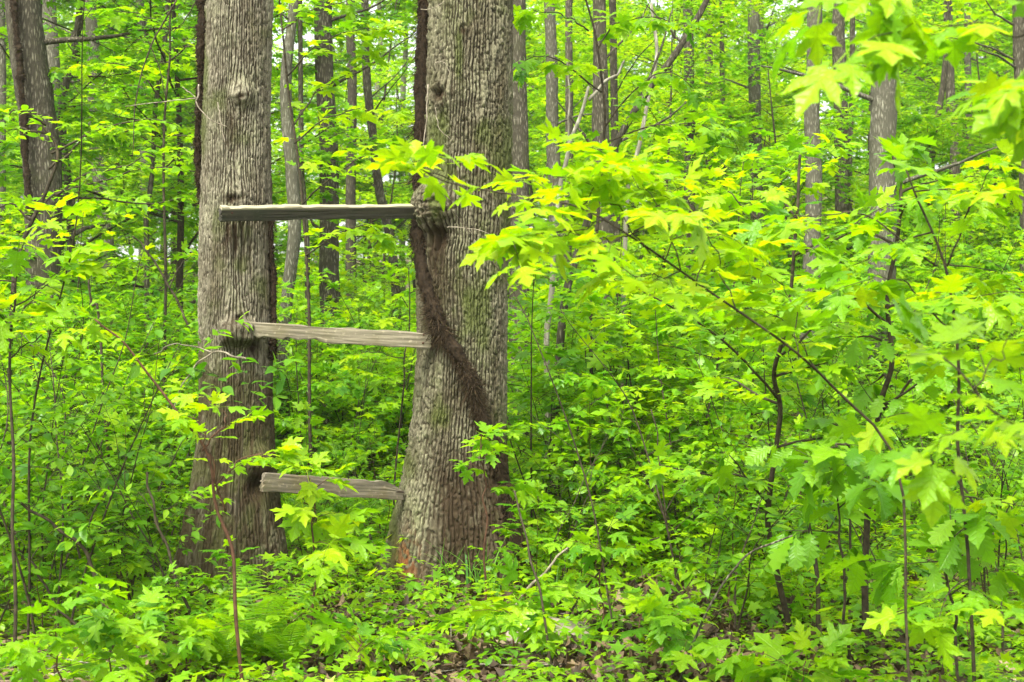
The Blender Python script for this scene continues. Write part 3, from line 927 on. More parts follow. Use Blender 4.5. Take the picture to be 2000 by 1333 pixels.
# tall understory maples (4-7 m), merged foliage
for k in range(4):
    r = np.random.default_rng(100 + k)
    H = [4.2, 5.2, 6.5, 7.5][k]
    g = grow(stem_of(H, r, 0.08, 0.15, 26), 0.02 + 0.004 * H, r, t0=0.16, nb=[20, 24, 28, 30][k], L=[1.6, 1.8, 2.1, 2.2][k], elev=(0, 32), twig=1.25, lsize=0.092, spacing=0.075, prof='dome', droop=0.3, sag=0.12, r1=0.12)
    mk('under', 'maple_sapling', 'sapling', None, r, [g], 'maple_mid', 'maple', M['twig'], 0.05, 0.95)
# low maples 1.2 - 2.2 m merged
for k in range(3):
    r = np.random.default_rng(200 + k)
    H = [1.1, 1.6, 2.2][k]
    g = grow(stem_of(H, r, 0.12, 0.06), 0.009, r, t0=0.25, nb=[7, 10, 13][k], L=0.65, elev=(0, 35), twig=1.0, lsize=0.082, spacing=0.068, prof='dome', droop=0.35)
    mk('lowmaple', 'maple_sapling', 'sapling', None, r, [g], 'maple_mid', 'maple', M['twig'], 0.1, 0.95)
# shrubs merged
for k in range(3):
    r = np.random.default_rng(300 + k)
    st = []
    for q in range(5):
        H = r.uniform(1.0, 1.9)
        st.append(grow(stem_of(H, r, 0.45, 0.10, 16, (r.normal() * 0.06, r.normal() * 0.06, -0.05)), 0.008, r, t0=0.25, nb=10, L=0.55, elev=(5, 50), twig=0.9, lsize=0.075, spacing=0.05, prof='dome', droop=0.25, pairs=True, terminal=3))
    mk('shrub', 'spicebush', 'shrub', None, r, st, 'spice', 'spice', M['twig'], 0.1, 0.95)
# far trees: real trunk and crown, bigger leaves
for k in range(4):
    r = np.random.default_rng(400 + k)
    H = [11, 14, 17, 9][k]
    g = grow(stem_of(H, r, 0.04, 0.35, 30), [0.13, 0.17, 0.22, 0.09][k], r, t0=[0.12, 0.2, 0.28, 0.08][k], nb=[34, 38, 42, 34][k], L=[3.2, 3.6, 4.0, 2.8][k], elev=(0, 40), twig=1.5, lsize=0.14, spacing=0.10, prof='dome', droop=0.3, sag=0.1, r1=0.1)
    mk('far', 'forest_tree', 'tree', None, r, [g], 'far', 'far', M['bark_brown'] if k % 2 else M['bark_grey'], 0.0, 1.0)
# near plants with single leaves
for k in range(4):     # maple seedlings, 0.5-1.3 m
    r = np.random.default_rng(500 + k)
    H = [0.45, 0.8, 1.15, 0.6][k]
    g = grow(stem_of(H, r, 0.12, 0.04), 0.005, r, t0=0.4, nb=[3, 5, 7, 4][k], L=0.26, elev=(5, 40), twig=0.6, lsize=0.105, spacing=0.085, prof='cone', droop=0.45, terminal=4)
    mk('seedling', 'maple_seedling', 'seedling', None, r, [g], 'maple', 'maple', M['twig_red'], 0.1, 0.95, singles=200)
for k in range(4):     # spicebush, 0.8-1.7 m
    r = np.random.default_rng(600 + k)
    st = []
    for q in range([2, 3, 3, 2][k]):
        H = r.uniform(0.7, 1.0) * [1.0, 1.5, 1.9, 1.3][k]
        st.append(grow(stem_of(H, r, 0.45, 0.10, 16, (r.normal() * 0.05, r.normal() * 0.05, -0.05)), 0.007, r, t0=0.3, nb=8, L=0.5, elev=(5, 50), twig=0.7, lsize=0.075, spacing=0.06, prof='dome', droop=0.3, terminal=3))
    mk('bush', 'spicebush', 'shrub', None, r, st, 'spice', 'spice', M['twig'], 0.05, 0.95, singles=150)

for k in range(4):
    r = np.random.default_rng(700 + k)
    H = [1.2, 1.7, 2.2, 2.9][k]
    (st_, br_, _) = grow(stem_of(H, r, 0.35, 0.16), 0.007, r, t0=0.2, nb=[4, 6, 7, 9][k], L=0.55, elev=(25, 65), twig=0.8, lsize=0.05, spacing=0.1, prof='cone')
    root = bpy.data.objects.new('leafless_sapling', None); COL.objects.link(root); root['category'] = 'sapling'; root.empty_display_size = 0.2
    mb = MB(); mb.tube(st_[0], st_[1], 7, rough=0.1); kids = [link('stem', mb.mesh('stem', M['twig']), root)]
    for tubes in br_:
        mb = MB()
        for p, rr_ in tubes: mb.tube(p, rr_, 4)
        kids.append(link('branch', mb.mesh('branch', M['twig']), root))
    KIDS[root.name] = kids
    PROTO.setdefault('shoot', []).append(root)
used = set()
def put(key, idx, label, x, y, rz, sc, group=None, name=None):
    ps = PROTO[key]
    root = ps[idx % len(ps)]
    z = gz(x, y)
    s3 = (sc, sc, sc) if np.isscalar(sc) else sc
    if root.name not in used:
        used.add(root.name)
        root.location = (x, y, z); root.rotation_euler = (0, 0, rz); root.scale = s3
        root['label'] = label
        if group: root['group'] = group
        return root
    return copy_thing(root, label, (x, y, z), rz, s3, group)

MARKS = [(-450, 'picture left edge, far outside it'), (-200, 'picture left edge, just outside it'), (2550, 'picture right edge, far outside it'), (-20, 'picture left edge'), (75, 'leaning dark brown tree'), (190, 'sunken sided grey tree'), (300, 'thin dark sapling trunk'), (400, 'left flank of the big grey tree'), (530, 'right flank of the big grey tree'),
         (570, 'slim mottled grey tree'), (642, 'straight brown tree'), (745, 'pale trunks of the sky gap'), (860, 'left flank of the big ridged tree'), (980, 'right flank of the big ridged tree'), (1080, 'lichen spotted grey tree'), (1175, 'leafy double brown tree'), (1260, 'long dark slanting stem'),
         (1346, 'slim brown hillside trunk'), (1411, 'near black thinnest trunk'), (1475, 'dark grey hillside tree'), (1585, 'two tone grey and tan tree'), (1645, 'pencil thin hillside trunk'),
         (1725, 'widest hillside tree'), (1835, 'leaning dark trunk at the right'), (1892, 'slim grey trunk at the far right'), (2010, 'picture right edge'), (2200, 'picture right edge, outside it')]
KIND = {'shoot': 'leafless dark shoot', 'bush': 'spicebush', 'seedling': 'small maple seedling', 'lowmaple': 'low maple sapling', 'shrub': 'rounded spicebush', 'under': 'tall understory maple', 'far': 'distant leafy tree'}
SIZE = {'shoot': ('short', 'waist high', 'tall'), 'bush': ('low', 'knee high', 'taller'), 'seedling': ('tiny', 'ankle high', 'lankier'), 'lowmaple': ('short', 'waist high', 'taller'), 'shrub': ('squat', 'middling', 'big'), 'under': ('slighter', 'medium', 'tallest'), 'far': ('smaller', 'medium', 'towering')}
PENDING = []
LAB_SEEN = set()
def make_label(key, x, Y, s_, lo, hi):
    px = 1000 + x / Y * F
    k = min(range(len(MARKS)), key=lambda q: abs(MARKS[q][0] - px))
    d_ = px - MARKS[k][0]
    near = 9.3 if key in ('bush', 'seedling') else 13
    rel = ('left of the' if d_ < -22 else 'right of the' if d_ > 22 else ('in front of the' if Y < near else 'in line with the'))
    sz = SIZE[key][0 if s_ < lo + (hi - lo) * 0.36 else 1 if s_ < lo + (hi - lo) * 0.7 else 2]
    for dist in ('', 'nearer ', 'farther ', 'nearest ', 'farthest ', 'half hidden ', 'leafiest ', 'more open '):
        pass
    return f'{sz} {KIND[key]} {rel} {MARKS[k][1]}'
def scatter(key, n, pxr, yr, label, group, seed, sc=(0.8, 1.25), mind=0.5, avoid=(), power=1.0):
    r = np.random.default_rng(seed)
    pts = []
    tries = 0
    while len(pts) < n and tries < n * 40:
        tries += 1
        Y = yr[0] + (yr[1] - yr[0]) * r.random() ** power
        px = r.uniform(*pxr)
        if any(a0 <= px <= a1 for (a0, a1) in avoid): continue
        x = (px - 1000) / F * Y
        if Y < 10.5 and (abs(x - float(TR.cx[0])) < 0.55 and abs(Y - TR.Y) < 0.6 or abs(x - float(TL.cx[0])) < 0.5 and abs(Y - TL.Y) < 0.5): continue
        if any((x - a) ** 2 + (Y - b) ** 2 < mind ** 2 for a, b in pts): continue
        pts.append((x, Y))
    made = []
    for k, (x, y) in enumerate(pts):
        q = r.uniform(*sc)
        o = put(key, int(r.integers(0, 99)), label, x, y, r.random() * 6.28, q, group)
        PENDING.append((o, key, x, y, q, sc))
    return pts

#@@ZONES
# ------------------------------------------------------------------ trunks standing in the wood behind
def poly_trunk(name, label, cat, rows, Y, mat, w=None, group=None, wig=0.0, seed=1, limbs=0, crown=None, top=None):
    """rows: (px, py, width px) from top to bottom; the foot is extended down to the ground"""
    rows = [(*r_, w) if len(r_) == 2 else r_ for r_ in rows]
    pts = [P(px, py, Y) for px, py, _ in rows][::-1]
    rad = [ww / 2 * Y / F for *_, ww in rows][::-1]
    # continue down to the ground
    p0 = pts[0]; d_ = pts[0] - pts[1]; d_ = d_ / max(1e-6, -d_[2])
    g = gz(p0[0], p0[1])
    if p0[2] > g:
        drop = p0[2] - g + 0.15
        dx = d_[0] * min(drop, 0.6)
        pts = [np.array([p0[0] + dx * 1.1, Y, p0[2] - drop]), np.array([p0[0] + dx, Y, p0[2] - drop * 0.85])] + pts
        rad = [rad[0] * 1.5, rad[0] * 1.12] + rad
    # continue up
    if top is not False:
        d_ = pts[-1] - pts[-2]; d_ = d_ / np.linalg.norm(d_)
        hh = top or max(2.0, 9.0 - pts[-1][2])
        pts = pts + [pts[-1] + (d_ * 0.5 + np.array([0, 0, 0.5])) * hh * 0.5, pts[-1] + np.array([d_[0] * 0.5, 0, 1]) * hh]
        rad = rad + [rad[-1] * 0.85, rad[-1] * 0.45]
    base = np.array([pts[0][0], pts[0][1], gz(pts[0][0], pts[0][1])])
    n = 60
    rt_ = thing(name, label, cat, tuple(base), 0, group)
    c = curve(pts, n, wig, seed)
    kk = np.linspace(0, len(rad) - 1, n)
    rr = np.interp(kk, np.arange(len(rad)), rad)
    mb = MB(); mb.tube(c - base, rr, 20, rough=0.10)
    V = mb.V[0]
    link('trunk', mb.mesh('trunk', mat), rt_)
    return rt_, c, rr, base

def add_limb(root, base, pts, r, mat, name='limb', n=12):
    mb = MB(); mb.tube(curve(pts, n, 0.01, 3) - base, np.linspace(r, r * 0.25, n), 6)
    return link(name, mb.mesh(name, mat), root)

BG = [
 # label, rows (top to bottom), width, Y, material, wiggle
 ('dark brown leaning tree near the left edge with a vine', [(52, 0, 66), (75, 230, 72), (87, 350, 74), (85, 520, 66), (85, 700, 62), (95, 860, 60)], 13.0, 'bark_brown', 0.03),
 ('slim pale grey tree just behind the leaning dark brown tree', [(96, 0, 28), (103, 200, 28), (108, 500, 30)], 19.0, 'bark_grey', 0.02),
 ('thin crooked dark trunk right of the leaning dark brown tree', [(158, 0, 15), (140, 70, 15), (148, 110, 15), (128, 190, 15), (135, 400, 15)], 15.0, 'bark_brown', 0.04),
 ('grey tree with dark sunken side at the upper left', [(175, 0, 22), (183, 120, 25), (190, 300, 26), (215, 560, 26)], 20.0, 'bark_grey', 0.02),
 ('grey trunk cut by the left picture edge', [(0, 0, 18), (2, 240, 18), (5, 500, 18)], 20.0, 'bark_grey', 0.02),
 ('thin dark sapling trunk left of the big grey tree', [(325, 20, 9), (310, 150, 9), (300, 280, 9), (290, 400, 10), (288, 500, 10)], 14.0, 'bark_brown', 0.03),
 ('slim mottled grey tree right behind the left board ends', [(575, 0, 18), (562, 150, 22), (570, 300, 26), (573, 430, 26), (560, 610, 24)], 13.0, 'bark_grey', 0.03),
 ('thin dark stem close beside the slim mottled grey tree', [(590, 250, 10), (592, 380, 10), (598, 480, 11), (605, 640, 11)], 14.0, 'bark_brown', 0.02),
 ('straight brown tree seen midway between the two boarded trees', [(630, 0, 34), (640, 200, 36), (644, 400, 38), (643, 600, 40), (640, 720, 42)], 15.0, 'bark_brown', 0.03),
 ('slim dark tree just right of the straight brown tree', [(686, 0, 17), (686, 160, 18), (684, 400, 20), (685, 600, 22)], 21.0, 'bark_dark', 0.02),
 ('leaning slim brown trunk behind the top board', [(712, 0, 15), (716, 150, 16), (728, 260, 17), (745, 370, 18), (768, 480, 18), (775, 600, 18)], 17.0, 'bark_brown', 0.03),
 ('very pale thin trunk against the bright sky gap', [(741, 0, 9), (740, 130, 10), (738, 300, 12)], 30.0, 'bark_pale', 0.05),
 ('second pale thin trunk in the sky gap close to the big ridged tree', [(788, 0, 9), (790, 120, 10), (786, 300, 12)], 32.0, 'bark_pale', 0.05),
 ('brown tree half hidden behind the right edge of the big ridged tree', [(1010, 0, 32), (1016, 250, 36), (1014, 500, 38), (1012, 700, 40), (1012, 760, 42)], 14.5, 'bark_brown', 0.02),
 ('grey lichen spotted tree right of the big ridged tree', [(1075, 60, 22), (1078, 250, 25), (1084, 350, 27), (1090, 600, 28)], 17.0, 'bark_grey', 0.02),
 ('slim brown trunk beside the grey lichen spotted tree', [(1112, 0, 14), (1113, 300, 16), (1106, 600, 18)], 21.0, 'bark_brown', 0.02),
 ('leafy double brown tree behind the leaning bare stems', [(1172, 60, 26), (1174, 250, 34), (1182, 480, 38), (1172, 740, 40)], 15.0, 'bark_brown', 0.03),
 ('slim trunk touching the leafy double brown tree', [(1196, 60, 14), (1200, 250, 15), (1203, 500, 16)], 16.0, 'bark_dark', 0.02),
 ('slim brown trunk in the green hillside above the maple spray', [(1345, 130, 20), (1347, 320, 22), (1348, 600, 24)], 19.0, 'bark_brown', 0.02),
 ('short brown trunk on the hillside between two slimmer ones', [(1384, 60, 15), (1385, 240, 16), (1386, 420, 18)], 24.0, 'bark_brown', 0.02),
 ('thinnest near black straight trunk on the hillside', [(1410, 0, 9), (1411, 210, 10), (1412, 420, 10)], 20.0, 'bark_dark', 0.02),
 ('dark grey tree on the hillside left of the two tone tree', [(1473, 0, 23), (1474, 210, 24), (1476, 470, 26), (1475, 600, 26)], 19.0, 'bark_grey', 0.02),
 ('two tone grey and tan tree left of the widest hillside tree', [(1590, 0, 30), (1588, 150, 29), (1588, 290, 31), (1584, 500, 33), (1580, 640, 34)], 15.0, 'bark_grey', 0.02),
 ('dark tree right of the two tone grey and tan tree', [(1641, 0, 24), (1640, 150, 28), (1644, 230, 28), (1648, 450, 30)], 19.0, 'bark_brown', 0.02),
 ('pencil thin trunk standing against the dark tree on the hillside', [(1664, 0, 10), (1661, 250, 11), (1660, 450, 12)], 19.8, 'bark_brown', 0.02),
 ('widest grey brown tree on the hillside at the upper right', [(1728, 0, 52), (1727, 270, 51), (1724, 500, 54), (1720, 760, 56)], 13.5, 'bark_grey', 0.02),
 ('leaning dark trunk under the overhanging maple leaves', [(1850, 60, 10), (1838, 200, 12), (1822, 270, 14), (1815, 420, 15)], 19.0, 'bark_dark', 0.02),
 ('dark upright trunk beside the leaning one at the far right', [(1852, 0, 17), (1858, 200, 18), (1864, 280, 19), (1866, 450, 20)], 20.0, 'bark_brown', 0.02),
 ('slim grey trunk between the dark upright trunk and the right edge', [(1888, 0, 12), (1892, 240, 14), (1894, 420, 15)], 22.0, 'bark_grey', 0.02),
 ('rough brown trunk cut by the right picture edge', [(1990, 0, 24), (1992, 160, 24), (1998, 300, 26), (2004, 520, 28)], 16.0, 'bark_brown', 0.03),
]
for k, (lab, rows, Y, mat, wg) in enumerate(BG):
    root, c, rr, base = poly_trunk('tree', lab, 'tree', rows, Y, M[mat], wig=wg, seed=k)
    r = np.random.default_rng(900 + k)
    for q in range(3 + k % 3):      # a few bare side limbs
        t = int(r.integers(int(len(c) * 0.45), int(len(c) * 0.95)))
        a = r.random() * 6.28; L = r.uniform(0.5, 1.3)
        p = c[t]
        e = p + np.array([cos(a) * L, sin(a) * L, r.uniform(0.1, 0.8)])
        add_limb(root, base, [p, (p + e) / 2 + r.normal(size=3) * 0.06, e], max(0.006, rr[t] * 0.22), M[mat])

# leaning bare stems right of the big ridged tree
def bare(name, label, cat, rows, Y, mat, w0, w1, forks=(), wig=0.01, seed=0, foot=True):
    pts = [P(px, py, y_) for px, py, y_ in [(a[0], a[1], a[2] if len(a) > 2 else Y) for a in rows]]
    p0 = pts[0]
    if foot:
        g = gz(p0[0], p0[1])
        if p0[2] > g - 0.05:
            d_ = pts[0] - pts[1]; k = min(0.8, p0[2] - g)
            pts = [np.array([p0[0] + d_[0] / max(0.1, -d_[2]) * k * 0.6, p0[1], g - 0.06])] + pts
    base = np.array([pts[0][0], pts[0][1], gz(pts[0][0], pts[0][1])]) if foot else pts[0]
    root = thing(name, label, cat, tuple(base))
    n = 40
    c = curve(pts, n, wig, seed)
    mb = MB(); mb.tube(c - base, np.linspace(w0, w1, n) * Y / F / 2, 9, rough=0.12)
    link('stem', mb.mesh('stem', mat), root)
    for f in forks:
        fp = [P(a[0], a[1], a[2] if len(a) > 2 else Y) for a in f[:-1]]
        mb = MB(); mb.tube(curve(fp, 16, wig * 0.6, seed + 1) - base, np.linspace(f[-1], f[-1] * 0.4, 16) * Y / F / 2, 6)
        link('branch', mb.mesh('branch', mat), root)
    return root, c, base
bare('dead_sapling', 'bleached bare crooked sapling leaning left of the dark slanting stem', 'sapling', [(1070, 740), (1075, 560), (1092, 400), (1102, 320), (1135, 230), (1150, 170)], 11.5, M['bark_pale'], 14, 6, [[(1150, 195), (1185, 160), (1205, 145), (1220, 118), 9], [(1110, 300), (1112, 200), (1108, 120), 5]], 0.02, 3)
bare('leaning_sapling', 'long dark slanting stem crossing the upper middle right of the big ridged tree', 'sapling', [(1100, 620), (1140, 460), (1188, 310), (1260, 185), (1325, 95), (1375, 10), (1400, -60)], 11.0, M['bark_brown'], 17, 11, [[(1332, 85), (1300, 50), (1262, 8), 6], [(1230, 240), (1260, 170), (1290, 100), (1312, 20), 8]], 0.01, 5)
bare('leaning_sapling', 'pale thin stem slanting just right of the long dark one', 'sapling', [(1225, 420), (1243, 300), (1262, 215), (1285, 100), (1270, 10)], 12.0, M['bark_pale'], 10, 6, [], 0.015, 7)
bare('fallen_branch', 'short bleached broken branch propped below the lowest board', 'branch', [(745, 1090), (722, 1050), (708, 1010), (700, 985)], 9.6, M['twig_pale'], 8, 3, [], 0.01, 9)

# ------------------------------------------------------------------ boards
def board(name, label, ends, thick, hgt, mat, roll, seed, right_break=False, left_gap=None):
    A, B = ends
    A = np.array(A); B = np.array(B)
    L = np.linalg.norm(B - A)
    xax = (B - A) / L
    nx, nz_, ny = 130, 10, 3
    zs = np.linspace(-0.5, 0.5, nz_ + 1); ys = np.linspace(-0.5, 0.5, ny + 1)
    ring = [(-0.5, z) for z in zs] + [(y, 0.5) for y in ys[1:]] + [(0.5, z) for z in zs[::-1][1:]] + [(y, -0.5) for y in ys[::-1][1:-1]]
    ring = np.array(ring); n = len(ring)
    xs = np.linspace(0, L, nx)
    V = np.zeros((nx, n, 3))
    X = xs[:, None] + 0 * ring[None, :, 0]
    Yv = ring[None, :, 0] * thick + 0.0015 * noise(X * 6, ring[None, :, 1] * 30, 0, seed)
    Zv = ring[None, :, 1] * hgt
    top = ring[None, :, 1] > 0.45; bot = ring[None, :, 1] < -0.45
    Zv = Zv - top * 0.004 * (1 + noise(X * 9, 0, 0, seed + 1)) - top * 0.006 * sstep(0.3, 0.7, noise(X * 14, 1, 0, seed + 2))
    Zv = Zv + bot * 0.004 * (1 + noise(X * 11, 5, 0, seed + 1))
    # warping bow
    Zv = Zv + 0.008 * np.sin(X / L * 2.6 + seed); Yv = Yv + 0.006 * np.sin(X / L * 3.1 + 1.0 + seed)
    if left_gap:
        g0, g1, dp = left_gap
        k = sstep(g0 - 0.02, g0 + 0.02, X) * sstep(g1 + 0.02, g1 - 0.05, X)
        Zv = Zv + k * dp * sstep(0.0, -0.5, ring[None, :, 1] + 0 * X) * (0.6 + 0.6 * noise(X * 30, 2, 0, seed))
    # edge rounding
    c1 = (np.abs(ring[:, 0]) > 0.49) & (np.abs(ring[:, 1]) > 0.49)
    Yv = Yv * np.where(c1, 0.90, 1.0)[None]; 
    endw = np.zeros(X.shape)
    X = X + (xs[:, None] > L * 0.995) * 0.012 * noise(ring[None, :, 1] * 9, seed, 0, 4) + (xs[:, None] < L * 0.005) * 0.012 * noise(ring[None, :, 1] * 9, seed, 3, 4)
    if right_break:   # the upper right corner is worn away
        k = sstep(L - 0.16, L, X)
        Zv = Zv - k * 0.045 * sstep(-0.1, 0.5, ring[None, :, 1] + 0 * X)
    V = np.stack([X, Yv, Zv], -1).reshape(-1, 3)
    V = np.vstack([V, [[-0.002, 0, 0]], [[L + 0.002, 0, -0.01 if right_break else 0]]])
    i = np.arange(nx - 1)[:, None] * n; j = np.arange(n)[None, :]
    q = np.stack([i + j, i + (j + 1) % n, i + n + (j + 1) % n, i + n + j], -1).reshape(-1, 4)
    jj = np.arange(n); b = (nx - 1) * n
    t = np.vstack([np.stack([jj, np.full(n, nx * n), (jj + 1) % n], -1), np.stack([b + jj, b + (jj + 1) % n, np.full(n, nx * n + 1)], -1)])
    me = make_mesh(name, V, [q, t], mat, smooth=False)
    o = thing(name, label, 'board', (0, 0, 0), data=me)
    yax = np.cross([0, 0, 1.0], xax); yax /= np.linalg.norm(yax)
    zax = np.cross(xax, yax)
    c_, s_ = cos(roll), sin(roll)
    y2 = yax * c_ + zax * s_; z2 = zax * c_ - yax * s_
    mm = Matrix([[xax[k], y2[k], z2[k], A[k]] for k in range(3)] + [[0, 0, 0, 1]])
    o.matrix_world = mm
    return o, mm, L

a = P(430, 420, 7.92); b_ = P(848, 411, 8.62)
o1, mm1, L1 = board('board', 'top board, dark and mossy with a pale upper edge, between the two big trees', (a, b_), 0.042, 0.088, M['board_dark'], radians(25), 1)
a = P(470, 646, 8.0); b_ = P(839, 663, 8.50)
o2, mm2, L2 = board('board', 'middle board, weathered pale tan with a chewed lower edge and open right end', (a, b_), 0.042, 0.102, M['board_grey'], radians(4), 2, left_gap=(0.05, 0.50, 0.022))
a = P(512, 941, 8.01); b_ = P(787, 957, 8.58)
o3, mm3, L3 = board('board', 'lowest board, brown and split with its upper right corner worn off', (a, b_), 0.040, 0.114, M['board_brown'], radians(3), 3, right_break=True)
# nail heads, knots and split lines as parts
def disc(parent, x, z, r, mat, name, yoff=-0.0225, d=0.003):
    mb = MB()
    a_ = np.linspace(0, 2 * pi, 10, endpoint=False)
    ring = np.stack([x + r * cos_(a_), np.full(10, yoff), z + r * sin_(a_)], -1)
    ring2 = ring + np.array([0, -d, 0])
    V = np.vstack([ring, ring2, [[x, yoff - d, z]]])
    q = [(k, (k + 1) % 10, 10 + (k + 1) % 10, 10 + k) for k in range(10)]
    t = [(10 + k, 10 + (k + 1) % 10, 20) for k in range(10)]
    mb.add(V, q, t)
    return link(name, mb.mesh(name, mat), parent)
M['rust'] = simple('rusty_nail', (0.03, 0.015, 0.01), 0.8, (0.08, 0.035, 0.02), 50)
M['hole'] = simple('rotten_wood', (0.015, 0.010, 0.007), 0.95, (0.04, 0.026, 0.016), 50)
disc(o2, L2 - 0.05, -0.022, 0.007, M['rust'], 'nail'); disc(o2, L2 - 0.05, 0.028, 0.006, M['rust'], 'nail')
disc(o1, 0.06, 0.02, 0.006, M['rust'], 'nail')
def slit(parent, x0, x1, z, w_, name='split', yoff=-0.0235):
    mb = MB(); xs = np.linspace(x0, x1, 9)
    zz = z + 0.003 * noise(xs * 40, 3, 0, 1); ww = w_ * (np.sin(np.linspace(0, pi, 9)) + 0.15)
    V = np.vstack([np.stack([xs, np.full(9, yoff), zz - ww], -1), np.stack([xs, np.full(9, yoff), zz + ww], -1)])
    mb.add(V, [(k, k + 1, 10 + k, 9 + k) for k in range(8)])
    return link(name, mb.mesh(name, M['hole']), parent)
slit(o2, L2 * 0.58, L2 * 0.655, 0.006, 0.006)
slit(o2, L2 * 0.95, L2 * 0.99, 0.036, 0.003)
slit(o3, L3 * 0.93, L3 * 0.995, -0.012, 0.004)

# ------------------------------------------------------------------ vines
def vine(label, pts, r0, r1, hairs, hair_len, seed, out_dir=None):
    r = np.random.default_rng(seed)
    c = curve(pts, 160, 0.008, seed)
    base = c[0].copy(); base[2] = min(base[2], c[-1][2])
    root = thing('vine', label, 'vine', tuple(base))
    rad = np.linspace(r0, r1, 160) * (1 + 0.35 * noise(np.linspace(0, 24, 160), seed, 0, 2))
    mb = MB(); mb.tube(c - base, rad, 12, rough=0.6)
    link('stem', mb.mesh('stem', M['vine']), root)
    # rootlets
    k = r.random(hairs) * 158.99; i = k.astype(int); f = (k - i)[:, None]
    p = c[i] * (1 - f) + c[i + 1] * f - base
    tn = c[i + 1] - c[i]; tn /= np.linalg.norm(tn, axis=1)[:, None]
    dr = r.normal(size=(hairs, 3)); dr -= (dr * tn).sum(1)[:, None] * tn; dr /= np.linalg.norm(dr, axis=1)[:, None]
    dr += tn * r.normal(size=(hairs, 1)) * 0.5 + np.array([0, 0, -0.35])
    L = hair_len * (0.75 + 0.7 * noise(k * 0.22, seed, 0, 8))[:, None] * r.uniform(0.15, 1.15, (hairs, 1)) ** 1.3 + rad[i][:, None]
    s_ = np.cross(dr, r.normal(size=(hairs, 3))); s_ /= np.linalg.norm(s_, axis=1)[:, None]
    wd = 0.0019
    mid = p + dr * L * 0.55; tip = p + dr * L + r.normal(size=(hairs, 3)) * 0.008 + np.array([0, 0, -0.006])
    V = np.stack([p - s_ * wd, p + s_ * wd, mid + s_ * wd * 0.8, mid - s_ * wd * 0.8, tip], 1).reshape(-1, 3)
    b = (np.arange(hairs) * 5)[:, None]
    mb = MB(); mb.add(V, b + np.array([[0, 1, 2, 3]]), b + np.array([[3, 2, 4]]))
    link('rootlets', mb.mesh('rootlets', M['hair']), root, 'stuff')
    return root
vr = [TR.surf(1014, 1085, 0.02), TR.surf(998, 1000, 0.035), TR.surf(985, 945, 0.036), TR.surf(965, 880, 0.036), TR.surf(942, 815, 0.036), TR.surf(925, 760, 0.036), TR.surf(905, 715, 0.036),
      TR.surf(882, 675, 0.036), TR.surf(858, 630, 0.036), TR.surf(840, 580, 0.02), TR.surf(824, 520, 0.02), P(817, 465, 8.6), P(815, 430, 8.66), P(821, 370, 8.69), P(823, 300, 8.68), P(824, 200, 8.68), P(826, 100, 8.68), P(827, 0, 8.68), P(828, -90, 8.68)]
vine('shaggy dark vine hugging the ridged tree upper left flank, then slanting to its right foot', vr, 0.040, 0.034, 13000, 0.075, 3)
vine('mossy dark vine up the left flank of the big grey tree', [P(393, 392, 8.2), P(388, 330, 8.2), P(387, 250, 8.2), P(391, 180, 8.2), P(395, 100, 8.2), P(397, 0, 8.2), P(399, -90, 8.2)], 0.014, 0.032, 4500, 0.024, 7)
vine('thin dark vine along the right flank of the big grey tree', [P(533, 700, 8.2), P(534, 640, 8.2), P(533, 560, 8.2), P(531, 470, 8.2), P(529, 400, 8.2)], 0.020, 0.010, 1500, 0.02, 9)
vine('vine hugging the left side of the leaning dark brown tree', [P(58, 420, 12.75), P(50, 300, 12.75), P(44, 200, 12.75), P(36, 100, 12.75), P(26, 0, 12.75), P(20, -70, 12.75)], 0.03, 0.03, 2500, 0.03, 11)

def twig_thing(label, paths, Y, mat, w0):
    base = P(paths[0][0][0], paths[0][0][1], paths[0][0][2] if len(paths[0][0]) > 2 else Y)
    root = thing('dry_branch', label, 'branch', tuple(base))
    for k, p in enumerate(paths):
        pts = [P(a[0], a[1], a[2] if len(a) > 2 else Y) for a in p]
        mb = MB(); mb.tube(curve(pts, 22, 0.004, k) - base, np.linspace(w0 if k == 0 else w0 * 0.6, w0 * 0.35, 22) * Y / F / 2, 5)
        link('twig', mb.mesh('twig', mat), root)
twig_thing('bleached bent twig hooked over the vine on the left big tree', [[(388, 165), (387, 190), (382, 196), (392, 214), (415, 236), (443, 247)], [(382, 192), (345, 196), (300, 200), (245, 208)], [(357, 170), (372, 182), (384, 192)], [(425, 200), (430, 230), (440, 281)]], 8.0, M['twig_pale'], 4)
twig_thing('pale hanging root strand beside the upper knot of the big ridged tree', [[(836, 165), (833, 230), (828, 280), (824, 300)], [(850, 122), (868, 122), (880, 145)], [(822, 18), (845, 16), (868, 2)], [(850, 210), (858, 250), (880, 272)]], 8.38, M['twig_pale'], 3)
twig_thing('thin dangling brown vine loop left of the big grey tree', [[(345, 0), (305, 70), (280, 130), (264, 210), (262, 270), (258, 308)], [(385, 0), (360, 40), (338, 62)], [(290, 80), (310, 130), (323, 190)]], 9.5, M['twig'], 4)
twig_thing('slim arching bare twig at the lower right of the board gap', [[(875, 445), (880, 443), (930, 448), (958, 458)]], 8.42, M['twig_pale'], 2.2)

